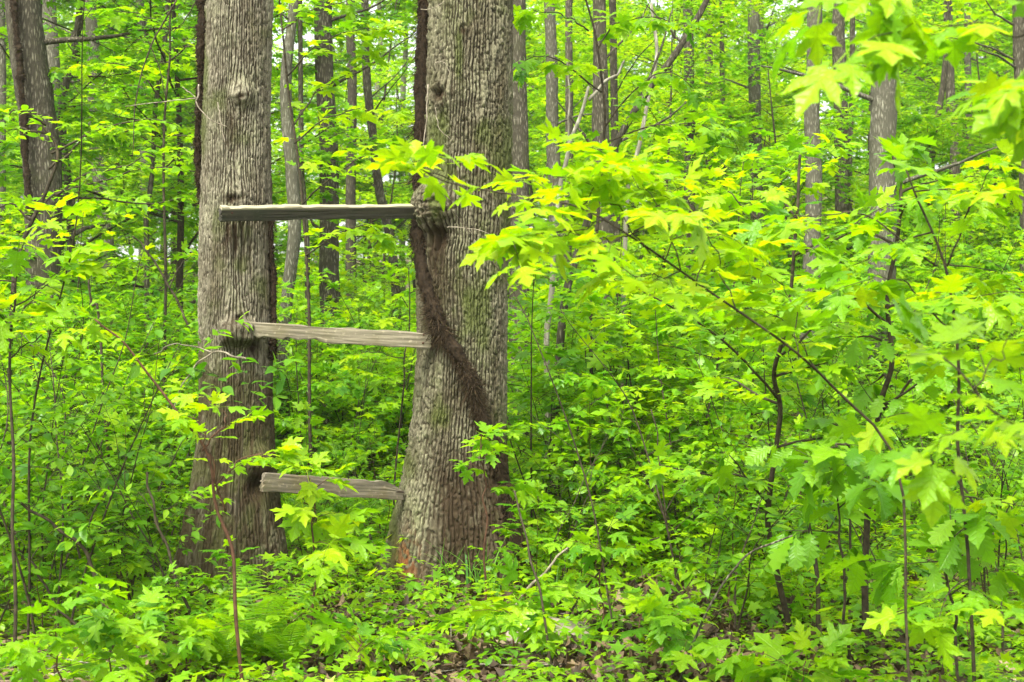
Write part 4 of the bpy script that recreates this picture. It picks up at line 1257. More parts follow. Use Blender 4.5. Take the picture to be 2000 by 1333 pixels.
# ------------------------------------------------------------------ hero saplings with single leaves
def sapling(name, label, cat, path, leafkind, lsize, mat_tw, w, branches=(), auto=None, tint=(0.2, 0.95), seed=0, cap=260, spacing=0.075, foot=True, droop=0.4, wig=0.018, leafy_from=0.3, flat=0.6):
    """path: (px, py, Y) from foot upward; branches: lists of (px, py, Y). leaves grow along every branch"""
    r = np.random.default_rng(seed)
    pts = [P(*p) for p in path]
    if foot:
        p0 = pts[0]; g = gz(p0[0], p0[1])
        if p0[2] > g + 0.02:
            pts = [np.array([p0[0], p0[1], g - 0.04])] + pts
        base = np.array([pts[0][0], pts[0][1], g])
    else:
        base = pts[0].copy()
    root = thing(name, label, cat, tuple(base))
    n = 36
    c = curve(pts, n, wig, seed)
    Yr = path[0][2]
    mb = MB(); mb.tube(c - base, np.linspace(w, w * 0.4, n) * Yr / F / 2, 7, rough=0.08)
    link('stem', mb.mesh('stem', mat_tw), root)
    Lp = []; Ld = []; Ls = []
    def along(p, s0, sp, tw):
        tubes = []
        seg = np.linalg.norm(np.diff(p, axis=0), axis=1); cum = np.concatenate([[0], np.cumsum(seg)]); tot = cum[-1]
        q = max(2, int(tot * (1 - s0) / sp))
        side = 1
        for d_ in np.linspace(tot * s0, tot, q):
            k = max(0, min(len(seg) - 1, int(np.searchsorted(cum, d_) - 1))); f = (d_ - cum[k]) / max(seg[k], 1e-6)
            pt = p[k] * (1 - f) + p[k + 1] * f; tn = (p[k + 1] - p[k]) / max(seg[k], 1e-6)
            sd = np.cross(tn, [0, 0, 1.0])
            if np.linalg.norm(sd) < 0.35: 
                a_ = r.random() * 6.28; sd = np.array([cos(a_), sin(a_), 0])
            sd /= np.linalg.norm(sd)
            side = -side
            if tw > 0 and r.random() < tw:      # side twig with its own leaves
                tl = r.uniform(0.08, 0.26); dv = tn * 0.7 + sd * side * 0.9 + np.array([0, 0, 0.1]); dv /= np.linalg.norm(dv)
                e1 = pt + dv * tl * 0.5; e2 = e1 + (dv + np.array([0, 0, -0.25])) * tl * 0.5
                tubes.append(np.array([pt, e1, e2]))
                for tt in (e1, e2):
                    s2 = np.cross(dv, [0, 0, 1.0]); s2 /= np.linalg.norm(s2)
                    for sg in (1, -1):
                        Lp.append(tt); Ld.append(dv * 0.6 + s2 * sg * 0.8 + np.array([0, 0, -droop * r.uniform(0, 1.2)])); Ls.append(r.uniform(0.7, 1.1))
                Lp.append(e2); Ld.append(dv + np.array([0, 0, -droop * r.uniform(0, 1)])); Ls.append(r.uniform(0.8, 1.2))
            for sg in (1, -1):
                if r.random() < 0.15: continue
                Lp.append(pt); Ld.append(tn * r.uniform(0.1, 0.8) + sd * sg * r.uniform(0.7, 1.1) + np.array([0, 0, -droop * r.uniform(0, 1.4)]) + r.normal(size=3) * 0.1); Ls.append(r.uniform(0.55, 1.1))
        for _ in range(4):
            tn = p[-1] - p[-2]; tn /= np.linalg.norm(tn) + 1e-9
            Lp.append(p[-1]); Ld.append(tn * 0.8 + r.normal(size=3) * 0.7 + np.array([0, 0, -droop])); Ls.append(r.uniform(0.7, 1.2))
        return tubes
    allb = []
    for b in branches:
        tw = 0.55
        bp = [P(*q) for q in b]
        cc = curve(bp, 18, wig * 0.8, seed + len(allb))
        allb.append((cc, tw))
    if auto:
        nb, L, el0, el1, t0 = auto
        acc = r.random() * 6
        for k in range(nb):
            t = t0 + (0.97 - t0) * (k + r.random() * 0.6) / nb
            i = int(t * (n - 1)); acc += 2.4 + r.normal() * 0.3
            el = radians(r.uniform(el0, el1)); ln = L * r.uniform(0.6, 1.15) * (1.15 - 0.5 * t)
            dv = np.array([cos(acc) * cos(el), sin(acc) * cos(el) * 0.9, sin(el)])
            q = [c[i]]
            for _ in range(5):
                dv = dv + r.normal(size=3) * 0.09 + np.array([0, 0, -0.03]); dv /= np.linalg.norm(dv); q.append(q[-1] + dv * ln / 5)
            allb.append((np.array(q), 0.4))
    for cc, tw in allb:
        tubes = along(cc, 0.25, spacing, tw)
        mb = MB(); m = len(cc)
        wb = max(0.0018, w * 0.45 * Yr / F / 2)
        mb.tube(cc - base, np.linspace(wb, wb * 0.35, m), 5)
        for tb in tubes: mb.tube(tb - base, [0.0016, 0.0013, 0.0009], 4)
        link('branch', mb.mesh('branch', mat_tw), root)
    along(c[int(n * leafy_from):], 0.0 if leafy_from > 0.6 else 0.1, spacing * (1.0 if leafy_from > 0.6 else 2.2), 0.3)
    Lp = np.array(Lp) - base; Ld = np.array(Ld); sz = np.array(Ls) * lsize
    nn = np.zeros_like(Lp); nn[:, 2] = 1; nn += r.normal(size=Lp.shape) * 0.32
    Rm = frames(Ld, nn, sz)
    pet = {'maple': 0.5, 'spice': 0.1, 'oak': 0.08}.get(leafkind, 0.2)
    Lp = Lp + Ld / np.linalg.norm(Ld, axis=1)[:, None] * (sz * pet)[:, None]
    ti = np.clip(tint[0] + (tint[1] - tint[0]) * (0.5 + 0.3 * noise(Lp[:, 0] * 2, Lp[:, 1] * 2, Lp[:, 2] * 2, seed) + r.normal(size=len(Lp)) * 0.25), 0, 0.999)
    idx = r.permutation(len(Lp)); a_, b2 = idx[:cap], idx[cap:]
    place_single(root, leafkind, Lp[a_], Rm[a_], ti[a_], r)
    if len(b2):
        mb = MB(); merge_leaves(mb, leafkind, Lp[b2], Rm[b2], ti[b2]); link('foliage', mb.mesh('foliage', M[leafkind]), root, 'stuff')
    return root

exec_hero = True
#@@HERO
sapling('maple_sapling', 'leaning maple sapling whose long branch reaches left across the right big tree', 'sapling',
        [(1790, 1500, 4.9), (1765, 1200, 4.9), (1745, 900, 4.9), (1640, 770, 4.8), (1560, 700, 4.7), (1440, 610, 4.6), (1330, 530, 4.5), (1230, 460, 4.4), (1130, 405, 4.4), (1010, 378, 4.4), (880, 352, 4.4), (830, 335, 4.4)],
        'maple', 0.10, M['twig'], 6.5, branches=[
            [(1360, 560, 4.55), (1370, 480, 4.6), (1350, 400, 4.7), (1300, 360, 4.7)], [(1270, 495, 4.45), (1200, 400, 4.5), (1180, 350, 4.6)], [(1180, 430, 4.4), (1110, 460, 4.3), (1050, 470, 4.3)], [(1060, 385, 4.4), (1090, 350, 4.5), (1130, 335, 4.5)], [(900, 355, 4.4), (850, 345, 4.35), (815, 325, 4.3)], [(1620, 750, 4.8), (1540, 640, 4.8), (1480, 600, 4.8)], [(1230, 460, 4.4), (1160, 470, 4.3), (1090, 450, 4.3)], [(1330, 530, 4.5), (1260, 540, 4.4), (1180, 520, 4.4)], [(1300, 505, 4.5), (1330, 460, 4.5), (1390, 460, 4.5), (1450, 480, 4.6)],
            [(1330, 530, 4.5), (1300, 440, 4.5), (1265, 380, 4.5), (1225, 340, 4.5)], [(1230, 460, 4.4), (1290, 420, 4.3), (1370, 410, 4.2)],
            [(1440, 610, 4.6), (1400, 500, 4.6), (1370, 430, 4.7), (1330, 385, 4.7)], [(1560, 700, 4.7), (1550, 600, 4.8), (1500, 520, 4.9)],
            [(1130, 405, 4.4), (1160, 370, 4.5), (1200, 350, 4.6)], [(1010, 378, 4.4), (1000, 420, 4.3), (985, 455, 4.3)]],
        tint=(0.6, 1.0), seed=21, leafy_from=0.42, spacing=0.07, droop=0.3)
sapling('maple_sapling', 'maple sapling with a dark forked stem below the long reaching branch', 'sapling',
        [(1550, 1260, 7.0), (1520, 1120, 6.9), (1500, 1010, 6.8), (1508, 900, 6.7), (1522, 780, 6.6), (1515, 700, 6.5), (1540, 600, 6.4), (1553, 440, 6.3), (1568, 310, 6.3)],
        'maple', 0.095, M['twig'], 13, branches=[
            [(1505, 960, 6.8), (1460, 935, 6.7), (1380, 925, 6.6), (1290, 912, 6.5)], [(1520, 780, 6.6), (1450, 700, 6.4), (1330, 610, 6.2), (1190, 545, 6.1)],
            [(1515, 700, 6.5), (1600, 640, 6.5), (1680, 590, 6.4)], [(1548, 500, 6.4), (1640, 470, 6.3), (1700, 420, 6.3)], [(1550, 470, 6.4), (1480, 430, 6.3), (1420, 370, 6.3)]],
        auto=(8, 0.5, 5, 40, 0.3), tint=(0.2, 0.9), seed=22, leafy_from=0.45, spacing=0.075)
sapling('oak_sapling', 'tall upright oak sapling with a straight dark stem at the right', 'sapling',
        [(1690, 1300, 6.6), (1692, 1100, 6.55), (1700, 930, 6.5), (1722, 800, 6.5), (1740, 700, 6.45), (1742, 540, 6.4), (1755, 400, 6.4), (1748, 310, 6.4)],
        'oak', 0.145, M['twig'], 15, branches=[[(1700, 900, 6.5), (1650, 870, 6.2), (1620, 880, 6.0)], [(1725, 800, 6.5), (1790, 740, 6.4), (1850, 700, 6.3)], [(1740, 640, 6.4), (1680, 590, 6.2), (1640, 560, 6.1)]],
        auto=(9, 0.4, -10, 25, 0.25), tint=(0.15, 0.8), seed=23, leafy_from=0.4, spacing=0.10, droop=0.8)
sapling('maple_sapling', 'maple sapling with bright yellow green top leaves at the far right middle', 'sapling',
        [(1900, 1420, 5.2), (1890, 1100, 5.2), (1870, 800, 5.1), (1850, 560, 5.0), (1810, 430, 5.0), (1765, 330, 5.0)],
        'maple', 0.11, M['twig'], 9, branches=[[(1830, 520, 5.0), (1700, 430, 5.0), (1600, 420, 5.0), (1540, 430, 5.0)], [(1850, 520, 5.0), (1900, 400, 4.9), (1940, 330, 4.8)], [(1860, 650, 5.0), (1780, 560, 4.9), (1700, 540, 4.9)]],
        auto=(7, 0.4, -15, 20, 0.3), tint=(0.35, 1.0), seed=24, leafy_from=0.5, spacing=0.085)
sapling('maple_sapling', 'nearest overhanging maple branches with large soft leaves in the upper right corner', 'sapling',
        [(2420, 1900, 3.1), (2350, 1200, 3.1), (2250, 500, 3.0), (2150, 60, 3.0), (2000, -60, 3.0)],
        'maple', 0.108, M['twig'], 10, branches=[[(2200, 250, 3.2), (2080, 200, 3.2), (1985, 170, 3.2)], [(2170, 150, 3.0), (2060, 90, 3.0), (1950, 55, 3.0), (1850, 50, 3.0), (1760, 50, 3.0)], [(2190, 250, 2.8), (2100, 160, 2.8), (2000, 120, 2.8)],
                                               [(2080, 0, 3.0), (1980, -10, 3.0), (1880, -20, 3.0), (1740, -20, 3.0)], [(2000, -60, 3.1), (1850, -60, 3.1), (1740, -50, 3.1)], [(2200, 300, 3.0), (2110, 230, 2.9), (2030, 190, 2.9)]],
        tint=(0.3, 0.9), seed=25, leafy_from=0.8, spacing=0.10, droop=0.75)
sapling('maple_sapling', 'blurred near maple with a broad leaf spray at the right edge', 'sapling',
        [(2300, 2050, 3.2), (2250, 1500, 3.2), (2150, 1050, 3.2), (2030, 880, 3.2), (1930, 790, 3.2), (1830, 680, 3.2)],
        'maple', 0.11, M['twig'], 9, branches=[[(1960, 820, 3.2), (1900, 830, 3.1), (1830, 870, 3.1)], [(1900, 760, 3.2), (1960, 690, 3.2), (1990, 640, 3.2)]],
        tint=(0.3, 0.95), seed=26, leafy_from=0.66, spacing=0.08)
sapling('oak_seedling', 'young oak with large hanging leaves low on the right', 'seedling',
        [(1890, 1440, 5.4), (1870, 1250, 5.4), (1850, 1100, 5.3), (1860, 1010, 5.3)], 'oak', 0.165, M['twig'], 8, auto=(4, 0.25, 10, 40, 0.5), tint=(0.2, 0.8), seed=27, leafy_from=0.7, droop=0.9, spacing=0.08, cap=60)
sapling('oak_seedling', 'young oak with drooping lobed leaves between the two dark stems at the right', 'seedling',
        [(1660, 1330, 6.3), (1650, 1200, 6.2), (1640, 1080, 6.1), (1635, 980, 6.1), (1640, 900, 6.1)], 'oak', 0.15, M['twig'], 7, auto=(5, 0.3, 0, 35, 0.5), tint=(0.3, 0.85), seed=28, leafy_from=0.7, droop=1.0, spacing=0.09, cap=60)
# left side
sapling('maple_sapling', 'reddish thin stemmed maple leaning left in front of the left big tree', 'sapling',
        [(478, 1345, 5.9), (455, 1130, 5.9), (432, 1000, 5.9), (395, 880, 5.9), (330, 790, 5.9), (250, 690, 5.9), (190, 620, 5.9)],
        'maple', 0.085, M['twig_red'], 9, branches=[[(440, 1000, 5.9), (400, 860, 5.8), (370, 810, 5.8)], [(420, 950, 5.9), (470, 900, 5.9), (540, 880, 5.9)], [(395, 880, 5.9), (440, 830, 5.9), (430, 800, 5.9)]],
        tint=(0.5, 1.0), seed=31, leafy_from=0.82, spacing=0.08, cap=150)
sapling('spicebush', 'dark green leaved shoot standing in front of the left big tree below the middle board', 'shrub',
        [(452, 1230, 6.9), (465, 1000, 6.9), (470, 800, 6.9), (473, 725, 6.9)], 'spice', 0.085, M['twig'], 5,
        branches=[[(474, 790, 6.9), (430, 740, 6.9), (395, 725, 6.9)], [(474, 770, 6.9), (515, 730, 6.9), (545, 722, 6.9)], [(472, 820, 6.9), (500, 790, 6.9), (540, 770, 6.9)]],
        tint=(0.0, 0.5), seed=32, leafy_from=0.75, spacing=0.06)
sapling('maple_seedling', 'maple seedling whose top leaves hang over the lowest board', 'seedling',
        [(610, 1240, 7.0), (614, 1090, 7.0), (610, 1000, 7.0), (604, 925, 7.0)], 'maple', 0.12, M['twig_red'], 6, auto=(4, 0.16, 10, 40, 0.55), tint=(0.5, 1.0), seed=33, leafy_from=0.93, spacing=0.06, droop=0.8, cap=80)
sapling('maple_sapling', 'slender maple sapling standing between the two big trees', 'sapling',
        [(768, 960, 9.9), (785, 780, 9.9), (795, 660, 9.9), (800, 520, 9.9)], 'maple', 0.10, M['twig'], 5,
        branches=[[(790, 700, 9.9), (740, 690, 9.9), (690, 690, 9.9)], [(797, 600, 9.9), (770, 560, 9.9), (750, 550, 9.9)]], auto=(5, 0.3, 5, 40, 0.5), tint=(0.3, 0.95), seed=34, leafy_from=0.6)
sapling('maple_sapling', 'bright maple sapling at the left edge in front of the leaning dark brown tree', 'sapling',
        [(30, 1330, 6.4), (25, 1000, 6.4), (20, 700, 6.5), (30, 560, 6.5), (40, 480, 6.5)], 'maple', 0.12, M['twig'], 8,
        branches=[[(22, 640, 6.5), (80, 560, 6.5), (130, 520, 6.5)], [(25, 600, 6.5), (-30, 540, 6.5), (-60, 500, 6.5)], [(20, 700, 6.5), (70, 660, 6.4), (130, 640, 6.4)]], auto=(4, 0.3, 5, 35, 0.55), tint=(0.5, 1.0), seed=35, leafy_from=0.6)
sapling('dogwood', 'spreading dogwood with layered pale leaves at the upper left', 'tree',
        [(20, 900, 10.0), (25, 560, 10.0), (60, 430, 10.0), (100, 350, 10.0), (110, 300, 10.0), (85, 240, 10.0)], 'spice', 0.085, M['twig'], 12,
        branches=[[(60, 430, 10.0), (110, 380, 10.0), (200, 350, 10.0), (290, 330, 10.0), (385, 332, 10.0)], [(110, 382, 10.0), (170, 340, 10.0), (230, 330, 9.8), (300, 300, 9.8)],
                  [(95, 330, 10.0), (140, 290, 10.0), (175, 255, 10.0)], [(60, 430, 10.0), (20, 400, 10.0), (-40, 420, 10.0)], [(110, 382, 10.0), (200, 390, 10.2), (300, 395, 10.3), (375, 380, 10.4)],
                  [(100, 300, 10.0), (180, 260, 10.1), (260, 235, 10.1), (340, 240, 10.1)], [(90, 260, 10.0), (20, 250, 10.0), (-30, 260, 10.0)], [(90, 245, 9.8), (40, 215, 9.7), (0, 235, 9.7)]],
        tint=(0.4, 1.0), seed=36, leafy_from=0.75, spacing=0.065, droop=0.2)
sapling('maple_sapling', 'upright maple sapling with sunny leaf sprays filling the gap above the top board', 'sapling',
        [(612, 1000, 10.5), (605, 700, 10.5), (596, 480, 10.5), (578, 300, 10.5), (560, 160, 10.5), (548, 20, 10.5), (545, -60, 10.5)], 'maple', 0.115, M['twig'], 8,
        branches=[[(575, 280, 10.5), (640, 230, 10.4), (700, 215, 10.4), (770, 220, 10.3)], [(590, 400, 10.5), (650, 340, 10.3), (720, 300, 10.2), (790, 290, 10.2)], [(560, 150, 10.5), (620, 90, 10.4), (690, 60, 10.4), (745, 60, 10.4)],
                  [(570, 250, 10.5), (620, 180, 10.6), (680, 140, 10.6), (720, 110, 10.6)], [(597, 500, 10.5), (640, 470, 10.3), (700, 440, 10.2), (740, 450, 10.2)], [(550, 60, 10.5), (610, 20, 10.5), (680, 0, 10.5)]],
        tint=(0.5, 1.0), seed=37, leafy_from=0.5, spacing=0.075, droop=0.25, cap=280)
sapling('maple_sapling', 'maple with pale green leaves hanging among the bare leaning stems', 'sapling',
        [(1160, 900, 10.2), (1150, 600, 10.2), (1168, 400, 10.2), (1180, 230, 10.2), (1165, 90, 10.2), (1130, -40, 10.2)], 'maple', 0.12, M['twig'], 9,
        branches=[[(1180, 250, 10.2), (1240, 170, 10.1), (1300, 140, 10.0), (1350, 170, 10.0)], [(1175, 180, 10.2), (1110, 130, 10.1), (1050, 110, 10.0), (1020, 130, 10.0)], [(1165, 100, 10.2), (1200, 50, 10.2), (1270, 30, 10.2), (1330, 50, 10.2)],
                  [(1180, 280, 10.2), (1260, 250, 10.0), (1330, 240, 9.9), (1390, 250, 9.9)], [(1150, 60, 10.2), (1100, 30, 10.2), (1040, 20, 10.2)]],
        tint=(0.2, 0.8), seed=38, leafy_from=0.55, spacing=0.08, droop=0.6, cap=280)
sapling('maple_sapling', 'maple sapling with flat leaf tiers left of the big grey tree', 'sapling',
        [(330, 980, 11.5), (322, 600, 11.5), (318, 300, 11.5), (330, 100, 11.5), (345, -40, 11.5)], 'maple', 0.10, M['twig'], 8,
        branches=[[(318, 290, 11.5), (260, 260, 11.4), (200, 250, 11.4)], [(322, 200, 11.5), (270, 140, 11.4), (215, 120, 11.3), (170, 130, 11.3)], [(330, 120, 11.5), (370, 90, 11.3), (400, 90, 11.3)], [(335, 60, 11.5), (280, 30, 11.4), (220, 20, 11.4)], [(318, 330, 11.5), (360, 300, 11.3), (390, 300, 11.2)]],
        auto=(6, 0.5, 0, 30, 0.3), tint=(0.4, 0.95), seed=39, leafy_from=0.5, spacing=0.08, droop=0.2, cap=280)
for k, (px, py, Y, sz, lab) in enumerate([
        (105, 1200, 5.6, 0.105, 'large leaved maple seedling in the bottom left corner'), (215, 1180, 5.8, 0.095, 'maple seedling right of the large one in the bottom left corner'),
        (700, 1240, 6.1, 0.11, 'maple seedling on the leaf litter left of the stone'), (1005, 1160, 6.4, 0.12, 'maple seedling hanging over the pale stone'),
        (1300, 1190, 6.0, 0.11, 'maple seedling with whitish shining leaves right of the pale stone'), (1570, 1290, 5.6, 0.13, 'maple seedling at the bottom edge left of the upright oak'),
        (1170, 1060, 6.9, 0.10, 'maple seedling among brush right of the ridged tree foot'), (940, 850, 7.4, 0.09, 'pale leaved seedling in front of the slanting shaggy vine'),
        (360, 1225, 6.1, 0.09, 'maple seedling left of the ferns')]):
    sapling('maple_seedling', lab, 'seedling', [(px + 8, min(1420, py + 160), Y), (px + 4, py + 70, Y), (px, py, Y)], 'maple', sz, M['twig_red'], 5, auto=(4, 0.17, 5, 45, 0.5), tint=(0.1, 0.75), seed=40 + k, leafy_from=0.9, spacing=0.065, droop=0.7, cap=60)
# bare dark stems seen in the brush
for k, (rows, Y, w0, forks, lab) in enumerate([
    ([(205, 1180), (175, 1090), (140, 1050), (85, 1010), (40, 985)], 6.8, 9, [[(155, 1060), (190, 990), (215, 950), 5]], 'dark bent stem in the lower left brush forking to the left'),
    ([(160, 1235), (110, 1180), (80, 1130), (60, 1090)], 7.0, 7, [], 'short dark leaning stem below the bent forking one'),
    ([(415, 1330), (360, 1180), (330, 1090), (300, 990), (285, 920)], 6.6, 7, [[(320, 1060), (300, 1000), (270, 960), 4]], 'dark slanting stem left of the foot of the left big tree'),
    ([(195, 650), (180, 590), (165, 520)], 8.6, 6, [], 'short upright dark stem in the shrubs under the dogwood'),
    ([(370, 640), (340, 580), (300, 510), (262, 460)], 9.2, 5, [[(330, 565), (350, 520), (372, 500), 3]], 'thin dark shoot slanting left of the big grey tree at board height'),
    ([(1600, 1260), (1595, 1130), (1580, 1020), (1573, 900)], 7.0, 11, [[(1590, 1080), (1640, 1000), (1680, 930), 4]], 'dark rough stem between the forked maple and the upright oak'),
    ([(1645, 1250), (1655, 1120), (1660, 980), (1655, 900)], 7.2, 6, [], 'thin dark stem hard against the upright oak'),
    ([(1320, 1333, 5.9), (1370, 1220, 5.9), (1420, 1130, 5.9), (1470, 1075, 5.9), (1550, 1045, 5.9)], 5.9, 6, [], 'tan bent shoot rising to the right beside the rust coloured leaves'),
    ([(1085, 1333, 6.0), (1060, 1180, 6.0), (1030, 1060, 6.1), (1005, 960, 6.2)], 6.0, 6, [], 'reddish brown stem rising past the pale stone'),
    ([(1180, 1100), (1230, 1075), (1290, 1050)], 7.0, 5, [], 'low dark arching stem right of the ridged tree foot'),
    ([(1010, 1180), (1060, 1120), (1110, 1070)], 7.6, 7, [], 'grey fallen stick leaning at the right foot of the ridged tree'),
    ([(1330, 1150), (1300, 1020), (1290, 900), (1270, 800)], 7.8, 4, [[(1300, 1000), (1340, 930), (1350, 880), 3]], 'hair thin dark shoot in the middle of the right brush'),
    ([(1960, 1250), (1940, 1100), (1900, 980), (1860, 920)], 6.6, 6, [[(1930, 1060), (1965, 1000), (1985, 960), 4]], 'forked dark stem at the right edge low in the brush'),
    ([(480, 700), (420, 690), (370, 730), (330, 820)], 6.8, 4, [[(420, 690), (350, 672), (300, 690), 3]], 'grey bent twig in front of the left big tree below the middle board'),
    ]):
    bare('leafless_sapling', lab, 'sapling', rows, Y, M['twig'] if k not in (7, 10, 13) else M['twig_pale'] if k != 7 else M['bark_brown'], w0, w0 * 0.6, forks, 0.012, 60 + k, foot=rows[0][1] > 1000 or k in (3,))
#@@SCATTER
# ------------------------------------------------------------------ shrub layer
scatter('bush', 16, (-60, 350), (6.6, 9.5), 'green spicebush thicket in the lower left', 'spicebushes of the lower left thicket', 1, (0.8, 1.1), 0.35)
scatter('seedling', 7, (-40, 370), (6.6, 8.5), 'small maple among the spicebushes of the lower left', 'maple seedlings of the lower left', 2, (0.7, 1.0), 0.3)
scatter('seedling', 4, (330, 580), (6.4, 7.2), '', 'maple seedlings before the left big tree', 35, (0.5, 0.75), 0.25)
scatter('seedling', 4, (1000, 1120), (7.6, 8.6), '', 'maple seedlings at the ridged tree foot', 36, (0.6, 0.9), 0.25)
scatter('bush', 5, (560, 740), (8.6, 10.5), 'low spicebush seen beneath the boards', 'spicebushes beneath the boards', 3, (0.5, 0.75), 0.35)
scatter('seedling', 8, (560, 760), (7.8, 10.5), 'small maple growing beneath the boards', 'maple seedlings beneath the boards', 4, (0.7, 1.1), 0.3)
scatter('bush', 18, (1060, 2050), (7.0, 10.5), 'green spicebush in the right hand brush', 'spicebushes of the right hand brush', 5, (0.7, 1.05), 0.4)
scatter('seedling', 16, (1040, 2050), (6.6, 10.0), 'small maple in the right hand brush', 'maple seedlings of the right hand brush', 6, (0.7, 1.1), 0.3)
scatter('shoot', 16, (1030, 2030), (6.6, 10.5), '', 'leafless shoots of the right hand brush', 31, (0.6, 1.15), 0.35)
scatter('shoot', 12, (-40, 360), (6.8, 10.5), '', 'leafless shoots of the left thicket', 32, (0.6, 1.1), 0.35)
scatter('shoot', 5, (560, 790), (9.5, 13), '', 'leafless shoots in the gap', 33, (0.6, 1.0), 0.35)
scatter('lowmaple', 24, (-100, 380), (9.5, 17), 'low maple sapling in the green bank left of the two big trees', 'low maples left of the big trees', 7, (0.8, 1.2), 0.5)
scatter('lowmaple', 22, (540, 830), (11, 20), 'low maple sapling seen through the gap between the two big trees', 'low maples in the gap', 8, (0.7, 1.1), 0.5)
scatter('lowmaple', 8, (1010, 1500), (9, 10.5), 'low maple sapling just right of the ridged tree', 'low maples right of the ridged tree', 19, (0.9, 1.3), 0.4)
scatter('lowmaple', 42, (1000, 2100), (10.0, 20), 'low maple sapling on the rising ground at the right', 'low maples on the right slope', 9, (0.8, 1.3), 0.5)
scatter('shrub', 26, (-100, 380), (9.5, 20), 'rounded spicebush in the green bank at the left', 'shrubs of the left bank', 10, (0.8, 1.2), 0.6)
scatter('shrub', 14, (540, 830), (12, 24), 'rounded spicebush seen through the gap between the two big trees', 'shrubs in the gap', 11, (0.8, 1.1), 0.6)
scatter('shrub', 45, (1000, 2150), (11, 26), 'rounded spicebush on the rising ground at the right', 'shrubs of the right slope', 12, (0.8, 1.4), 0.6)
scatter('under', 12, (-200, 380), (14, 30), 'tall leafy understory maple at the left', 'tall understory maples at the left', 13, (0.7, 1.05), 1.3)
scatter('under', 8, (520, 860), (21, 34), 'tall leafy understory maple in the gap between the big trees', 'tall understory maples in the gap', 14, (0.7, 1.0), 1.2)
scatter('under', 30, (1000, 2200), (17, 36), 'tall leafy understory maple on the hillside at the right', 'tall understory maples of the hillside', 15, (0.7, 1.1), 1.3)
scatter('far', 28, (-250, 420), (32, 75), 'distant leafy forest tree at the left', 'distant trees at the left', 16, (0.7, 1.1), 3)
scatter('far', 9, (430, 980), (42, 90), 'distant leafy forest tree seen between the two big trees', 'distant trees in the gap', 17, (0.6, 0.95), 3)
scatter('far', 34, (980, 2300), (30, 80), 'distant leafy forest tree on the hillside at the right', 'distant trees of the hillside', 18, (0.6, 1.0), 3)
scatter('bush', 8, (2080, 2750), (6.5, 11), '', 'spicebushes past the right edge', 41, (0.8, 1.1), 0.5)
scatter('lowmaple', 14, (2100, 2850), (8, 20), '', 'low maples past the right edge', 42, (0.8, 1.2), 0.7)
scatter('under', 9, (2150, 2900), (14, 36), '', 'understory maples past the right edge', 43, (0.7, 1.0), 1.5)
scatter('bush', 6, (-600, -80), (6.8, 11), '', 'spicebushes past the left edge', 44, (0.8, 1.1), 0.5)
scatter('lowmaple', 10, (-700, -100), (8, 20), '', 'low maples past the left edge', 45, (0.8, 1.2), 0.7)
scatter('under', 6, (-800, -200), (14, 32), '', 'understory maples past the left edge', 46, (0.7, 1.0), 1.5)
by = {}
for o, key, x, y, q, sc in PENDING:
    by.setdefault(make_label(key, x, y, q, *sc), []).append((y, o))
for lab, L in by.items():
    L.sort(key=lambda t: t[0])
    n = len(L)
    for k, (y, o) in enumerate(L):
        if n == 1: pre = ''
        elif k == 0: pre = 'front, '
        elif k == n - 1: pre = 'rearmost, '
        elif n == 3: pre = 'middle, '
        else: pre = ['', 'second nearest, ', 'third nearest, ', 'fourth nearest, ', 'fifth nearest, ', 'sixth nearest, '][min(k, 5)]
        o['label'] = pre + lab
for key in PROTO:
    for o in PROTO[key]:
        if o.name not in used:
            for c in KIDS[o.name]: bpy.data.objects.remove(c)
            bpy.data.objects.remove(o)
        elif '_n' in o: pass

# ------------------------------------------------------------------ ground cover
def ground_leaves(n, yr, pxr, hmax, size, kind, mat, tilt, seed, tint=(0.1, 0.9), clump=0, patch=None, power=1.0, whorl=5):
    r = np.random.default_rng(seed)
    m = n // whorl
    Y = np.sqrt(yr[0] ** 2 + (yr[1] ** 2 - yr[0] ** 2) * r.random(m) ** power); px = r.uniform(*pxr, m); x = (px - 1000) / F * Y
    if patch is not None:
        keep = r.random(m) < patch(x, Y, px)
        Y, x = Y[keep], x[keep]; m = len(x)
    h = hmax * r.random(m) ** 1.6 * (0.35 + 0.9 * sstep(-0.3, 0.5, fbm(x * 0.9, Y * 0.9, 0, seed)))
    z = ground(x, Y) + h + 0.01
    pos = np.repeat(np.stack([x, Y, z], -1), whorl, 0)
    az = np.repeat(r.random(m) * 6.28, whorl) + np.tile(np.arange(whorl) * 6.28 / whorl, m) + r.normal(size=m * whorl) * 0.3
    D = np.stack([cos_(az), sin_(az), r.normal(size=m * whorl) * tilt], -1)
    Nn = np.zeros_like(D); Nn[:, 2] = 1; Nn += r.normal(size=Nn.shape) * tilt
    sz = size * r.uniform(0.5, 1.25, m * whorl)
    pos = pos + D * 0.25 * sz[:, None] + r.normal(size=D.shape) * size * 0.12
    ti = np.clip(np.repeat(tint[0] + (tint[1] - tint[0]) * r.random(m), whorl) + r.normal(size=m * whorl) * 0.1, 0, 1)
    mb = MB(); merge_leaves(mb, kind, pos, frames(D, Nn, sz), ti)
    return mb
def bare_patch(x, Y, px):   # thin cover where the litter shows
    g = np.exp(-(((px - 900) / 300) ** 2 + ((Y - 6.3) / 0.8) ** 2))
    return np.clip(1.0 - 0.85 * g, 0.05, 1) * (0.35 + 0.65 * sstep(-0.25, 0.15, fbm(x * 1.3, Y * 1.3, 0, 90)))
mb = ground_leaves(120000, (5.0, 13), (-600, 2750), 0.34, 0.050, 'spice_low', 'herb', 0.35, 1, patch=bare_patch)
o = link('ground_cover', mb.mesh('ground_cover', M['herb'])); o['kind'] = 'stuff'; o['label'] = 'low leafy herbs and sprouts covering the forest floor'; o['category'] = 'ground cover'
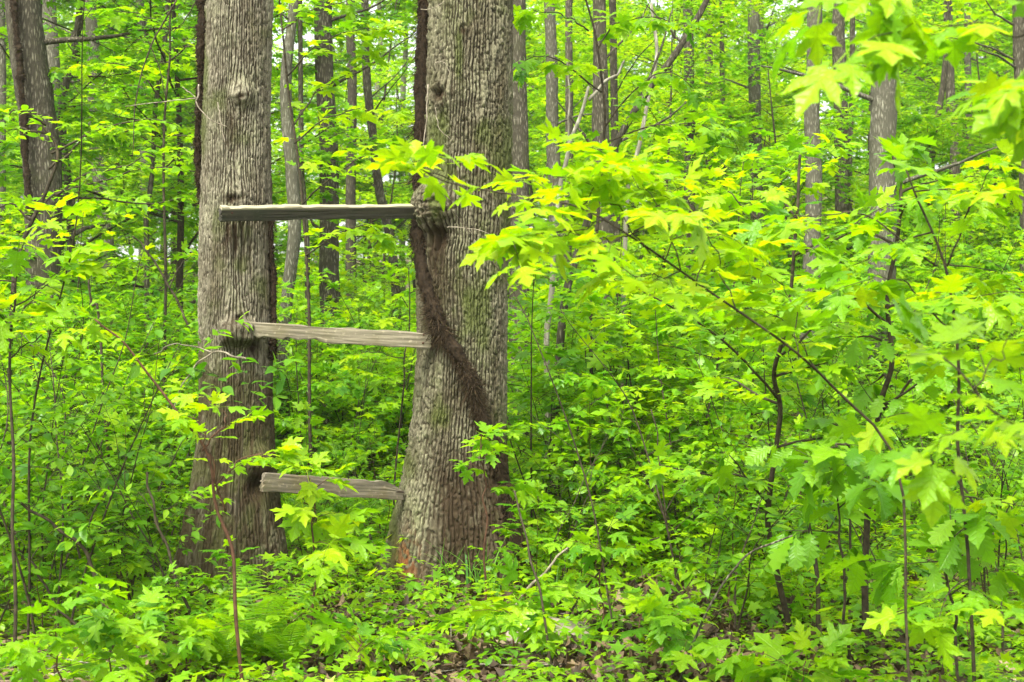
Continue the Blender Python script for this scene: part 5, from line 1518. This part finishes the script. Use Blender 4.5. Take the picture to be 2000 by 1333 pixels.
mb = ground_leaves(20000, (5.2, 12), (-600, 2750), 0.30, 0.075, 'maple_low', 'herb', 0.3, 2, patch=bare_patch, tint=(0.3, 1.0), whorl=3)
o = link('ground_cover', mb.mesh('ground_cover', M['maple'])); o['kind'] = 'stuff'; o['label'] = 'tiny maple sprouts carpeting the forest floor'; o['category'] = 'ground cover'
mb = ground_leaves(52000, (8.2, 17), (-600, 2750), 0.85, 0.085, 'maple_low', 'herb', 0.3, 7, patch=lambda x, Y, px: ((px < 340) | (px > 1040) | (Y > 11)) * (0.25 + 0.75 * sstep(-0.2, 0.2, fbm(x * 0.7, Y * 0.7, 0, 95))), tint=(0.3, 1.0), whorl=4)
o = link('undergrowth', mb.mesh('undergrowth', M['far'])); o['kind'] = 'stuff'; o['label'] = 'knee high leafy sprouts between the shrubs around the two big trees'; o['category'] = 'undergrowth'
mb = ground_leaves(120000, (12, 45), (-700, 2800), 0.75, 0.13, 'far', 'herb', 0.4, 3, tint=(0.0, 1.0), power=0.8)
o = link('undergrowth', mb.mesh('undergrowth', M['far'])); o['kind'] = 'stuff'; o['label'] = 'knee high green undergrowth on the slopes behind the trees'; o['category'] = 'undergrowth'
mb = ground_leaves(20000, (4.5, 11), (-600, 2750), 0.02, 0.075, 'spice_low', 'litter', 0.35, 4, tint=(0.0, 1.0), whorl=1)
mb2 = ground_leaves(14000, (5.2, 8.8), (300, 1900), 0.04, 0.060, 'litter_curl', 'litter', 0.7, 5, tint=(0.0, 0.9), whorl=1)
o = link('leaf_litter', mb.mesh('leaf_litter', M['litter'])); o['kind'] = 'stuff'; o['label'] = 'brown dead leaves lying on the forest floor'; o['category'] = 'leaf litter'
o = link('leaf_litter', mb2.mesh('leaf_litter', M['litter'])); o['kind'] = 'stuff'; o['label'] = 'curled tan dead leaves in the bare patch at the bottom centre'; o['category'] = 'leaf litter'
# dry sticks in the litter
mb = MB(); r = np.random.default_rng(5)
for k in range(160):
    Y = r.uniform(5.6, 10); px = r.uniform(-50, 2050); x = (px - 1000) / F * Y; a_ = r.random() * 6.28; L = r.uniform(0.08, 0.45)
    p = np.array([x, Y, 0]); e = p + np.array([cos(a_), sin(a_), 0]) * L; mid = (p + e) / 2 + r.normal(size=3) * 0.02
    q = np.array([p, mid, e]); q[:, 2] = ground(q[:, 0], q[:, 1]) + 0.02 + np.abs(r.normal(size=3)) * 0.03
    mb.tube(q, r.uniform(0.0015, 0.005), 5)
o = link('sticks', mb.mesh('sticks', M['bark_pale'])); o['kind'] = 'stuff'; o['label'] = 'dry sticks scattered over the leaf litter'; o['category'] = 'sticks'

# grass tufts at the foot of the ridged tree
def tuft(label, px, py, Y, n, h, seed):
    r = np.random.default_rng(seed)
    x = (px - 1000) / F * Y; base = np.array([x, Y, gz(x, Y)])
    root = thing('grass_tuft', label, 'grass', tuple(base))
    for k in range(n):
        a_ = r.random() * 6.28; lean = r.uniform(0.1, 0.7); H = h * r.uniform(0.6, 1.15); wd = r.uniform(0.004, 0.008)
        t = np.linspace(0, 1, 7); off = r.normal(size=2) * 0.05
        c = np.stack([off[0] + cos(a_) * lean * H * t ** 2, off[1] + sin(a_) * lean * H * t ** 2, H * (t - 0.35 * lean * t ** 3) - 0.01], -1)
        sd = np.array([-sin(a_), cos(a_), 0]); ww = wd * (1 - t ** 2 * 0.95)
        V = np.vstack([c - sd * ww[:, None], c + sd * ww[:, None] + np.array([0, 0, 0.0])])
        m = MB(); m.add(V, [(q, q + 1, 8 + q, 7 + q) for q in range(6)], tint=float(r.random()))
        link('blade', m.mesh('blade', M['grass']), root)
tuft('long bladed grass tuft at the foot of the big ridged tree, right of centre', 945, 1120, 8.3, 34, 0.36, 1)
tuft('long bladed grass tuft at the foot of the big ridged tree, left of centre', 885, 1110, 8.32, 26, 0.38, 2)
tuft('grass tuft in the brush just right of the pale stone', 1090, 1180, 7.9, 24, 0.30, 3)

# ferns
def fern(label, px, Y, nf, L, seed):
    r = np.random.default_rng(seed)
    x = (px - 1000) / F * Y; base = np.array([x, Y, gz(x, Y)])
    root = thing('fern', label, 'fern', tuple(base))
    for k in range(nf):
        a_ = 6.28 * k / nf + r.normal() * 0.3; ln = L * r.uniform(0.7, 1.1); up = r.uniform(0.75, 1.2)
        t = np.linspace(0, 1, 26)
        c = np.stack([cos(a_) * ln * 0.55 * t ** 1.6, sin(a_) * ln * 0.55 * t ** 1.6, ln * up * (t - 0.33 * t ** 2.6)], -1)
        sd = np.array([-sin(a_), cos(a_), 0])
        m = MB(); m.tube(c, np.linspace(0.0025, 0.0008, 26), 4)
        for q in range(4, 25):
            tn = c[q] - c[q - 1]; tn /= np.linalg.norm(tn)
            pl = 0.13 * L / 0.75 * sin(pi * (0.12 + 0.86 * t[q])) ** 0.8 + 0.008
            for sg in (1, -1):
                d_ = sd * sg + tn * 0.35 + np.array([0, 0, -0.15]); d_ /= np.linalg.norm(d_)
                w_ = tn * 0.0055
                V = [c[q] - w_ * 0.6, c[q] + w_ * 0.6, c[q] + d_ * pl * 0.55 + w_, c[q] + d_ * pl + np.array([0, 0, -0.01]), c[q] + d_ * pl * 0.55 - w_]
                m.add(V, None, [(0, 1, 2), (0, 2, 4), (4, 2, 3)], tint=float(0.3 + 0.5 * r.random()))
        link('frond', m.mesh('frond', M['herb']), root)
fern('upright fern in front of the foot of the left big tree', 505, 6.45, 9, 0.60, 1)
fern('fern leaning left of the upright one by the left big tree', 425, 6.3, 8, 0.45, 2)
fern('small fern at the bottom edge below the left big tree', 560, 6.3, 7, 0.36, 3)
fern('fern in the brush at the lower right behind the dark stems', 1480, 7.6, 7, 0.42, 4)
fern('fern at the lower right corner', 1830, 6.7, 7, 0.36, 5)

# pale stone / broken stump by the litter patch
def stone(label, px, py, Y, s, seed, mat='stone', name='stone', cat='stone'):
    x = (px - 1000) / F * Y
    u, v = np.meshgrid(np.linspace(0, 2 * pi, 28, endpoint=False), np.linspace(0.05, pi - 0.05, 16))
    D = np.stack([cos_(u) * sin_(v), sin_(u) * sin_(v), cos_(v)], -1)
    rr = 1 + 0.45 * fbm(D[..., 0] * 1.6 + seed, D[..., 1] * 1.6, D[..., 2] * 1.6, seed, 4)
    V = (D * rr[..., None] * np.array(s)).reshape(-1, 3)
    m, n = 16, 28
    i = np.arange(m - 1)[:, None] * n; j = np.arange(n)[None, :]
    q = np.stack([i + j, i + n + j, i + n + (j + 1) % n, i + (j + 1) % n], -1).reshape(-1, 4)
    me = make_mesh(name, V, [q], M[mat])
    return thing(name, label, cat, (x, Y, gz(x, Y) + s[2] * 0.35), 0, data=me)
stone('pale flat stone half buried in the leaf litter at the bottom centre', 1065, 1210, 7.0, (0.20, 0.15, 0.10), 3)
stone('small grey stone beside the pale flat one', 1130, 1200, 7.2, (0.09, 0.08, 0.05), 5)

# fallen log on the far side of the gap
def log(label, a, b, r0, mat, seed):
    A = P(*a); B = P(*b); A[2] = gz(A[0], A[1]) + r0 * 0.8; B[2] = gz(B[0], B[1]) + r0 * 0.7
    root = thing('fallen_log', label, 'log', tuple(A))
    mb = MB(); mb.tube(curve([A, (A + B) / 2 + np.array([0, 0.1, 0.03]), B], 30, 0.03, seed) - A, np.linspace(r0, r0 * 0.7, 30), 14, rough=0.12)
    link('trunk', mb.mesh('trunk', M[mat]), root)
log('fallen brown log lying behind the gap between the two big trees', (600, 0, 14.5), (860, 0, 14.0), 0.09, 'bark_brown', 1)
log('dark rotten log on the slope among the right hand brush', (1420, 0, 10.8), (1620, 0, 11.4), 0.08, 'bark_dark', 2)
print('TRIS', sum(len(m.polygons) for m in bpy.data.meshes), 'OBJ', len(S.objects))
for o in S.objects:
    if '_n' in o: del o['_n']

# ------------------------------------------------------------------ thin haze of the damp wood
hm = bpy.data.materials.new('haze'); hm.use_nodes = True
t = hm.node_tree; t.nodes.clear()
ho = t.nodes.new('ShaderNodeOutputMaterial'); hv = t.nodes.new('ShaderNodeVolumePrincipled')
hv.inputs['Color'].default_value = (0.95, 0.96, 0.86, 1); hv.inputs['Density'].default_value = 0.0005; hv.inputs['Anisotropy'].default_value = 0.2
t.links.new(hv.outputs[0], ho.inputs['Volume'])
hx, hy0, hy1, hz0, hz1 = 320, -14, 322, -3.0, 48.0
V = [(-hx, hy0, hz0), (hx, hy0, hz0), (hx, hy1, hz0), (-hx, hy1, hz0), (-hx, hy0, hz1), (hx, hy0, hz1), (hx, hy1, hz1), (-hx, hy1, hz1)]
Q = [(0, 3, 2, 1), (4, 5, 6, 7), (0, 1, 5, 4), (1, 2, 6, 5), (2, 3, 7, 6), (3, 0, 4, 7)]
ob = link('haze', make_mesh('haze', V, [Q], hm, smooth=False)); ob['kind'] = 'stuff'
ob['label'] = 'thin pale haze hanging in the wood'; ob['category'] = 'haze'
S.cycles.volume_bounces = 1

for o in S.objects:
    if 'label' in o and len(o['label'].split()) > 16: print('LONG', o['label'])
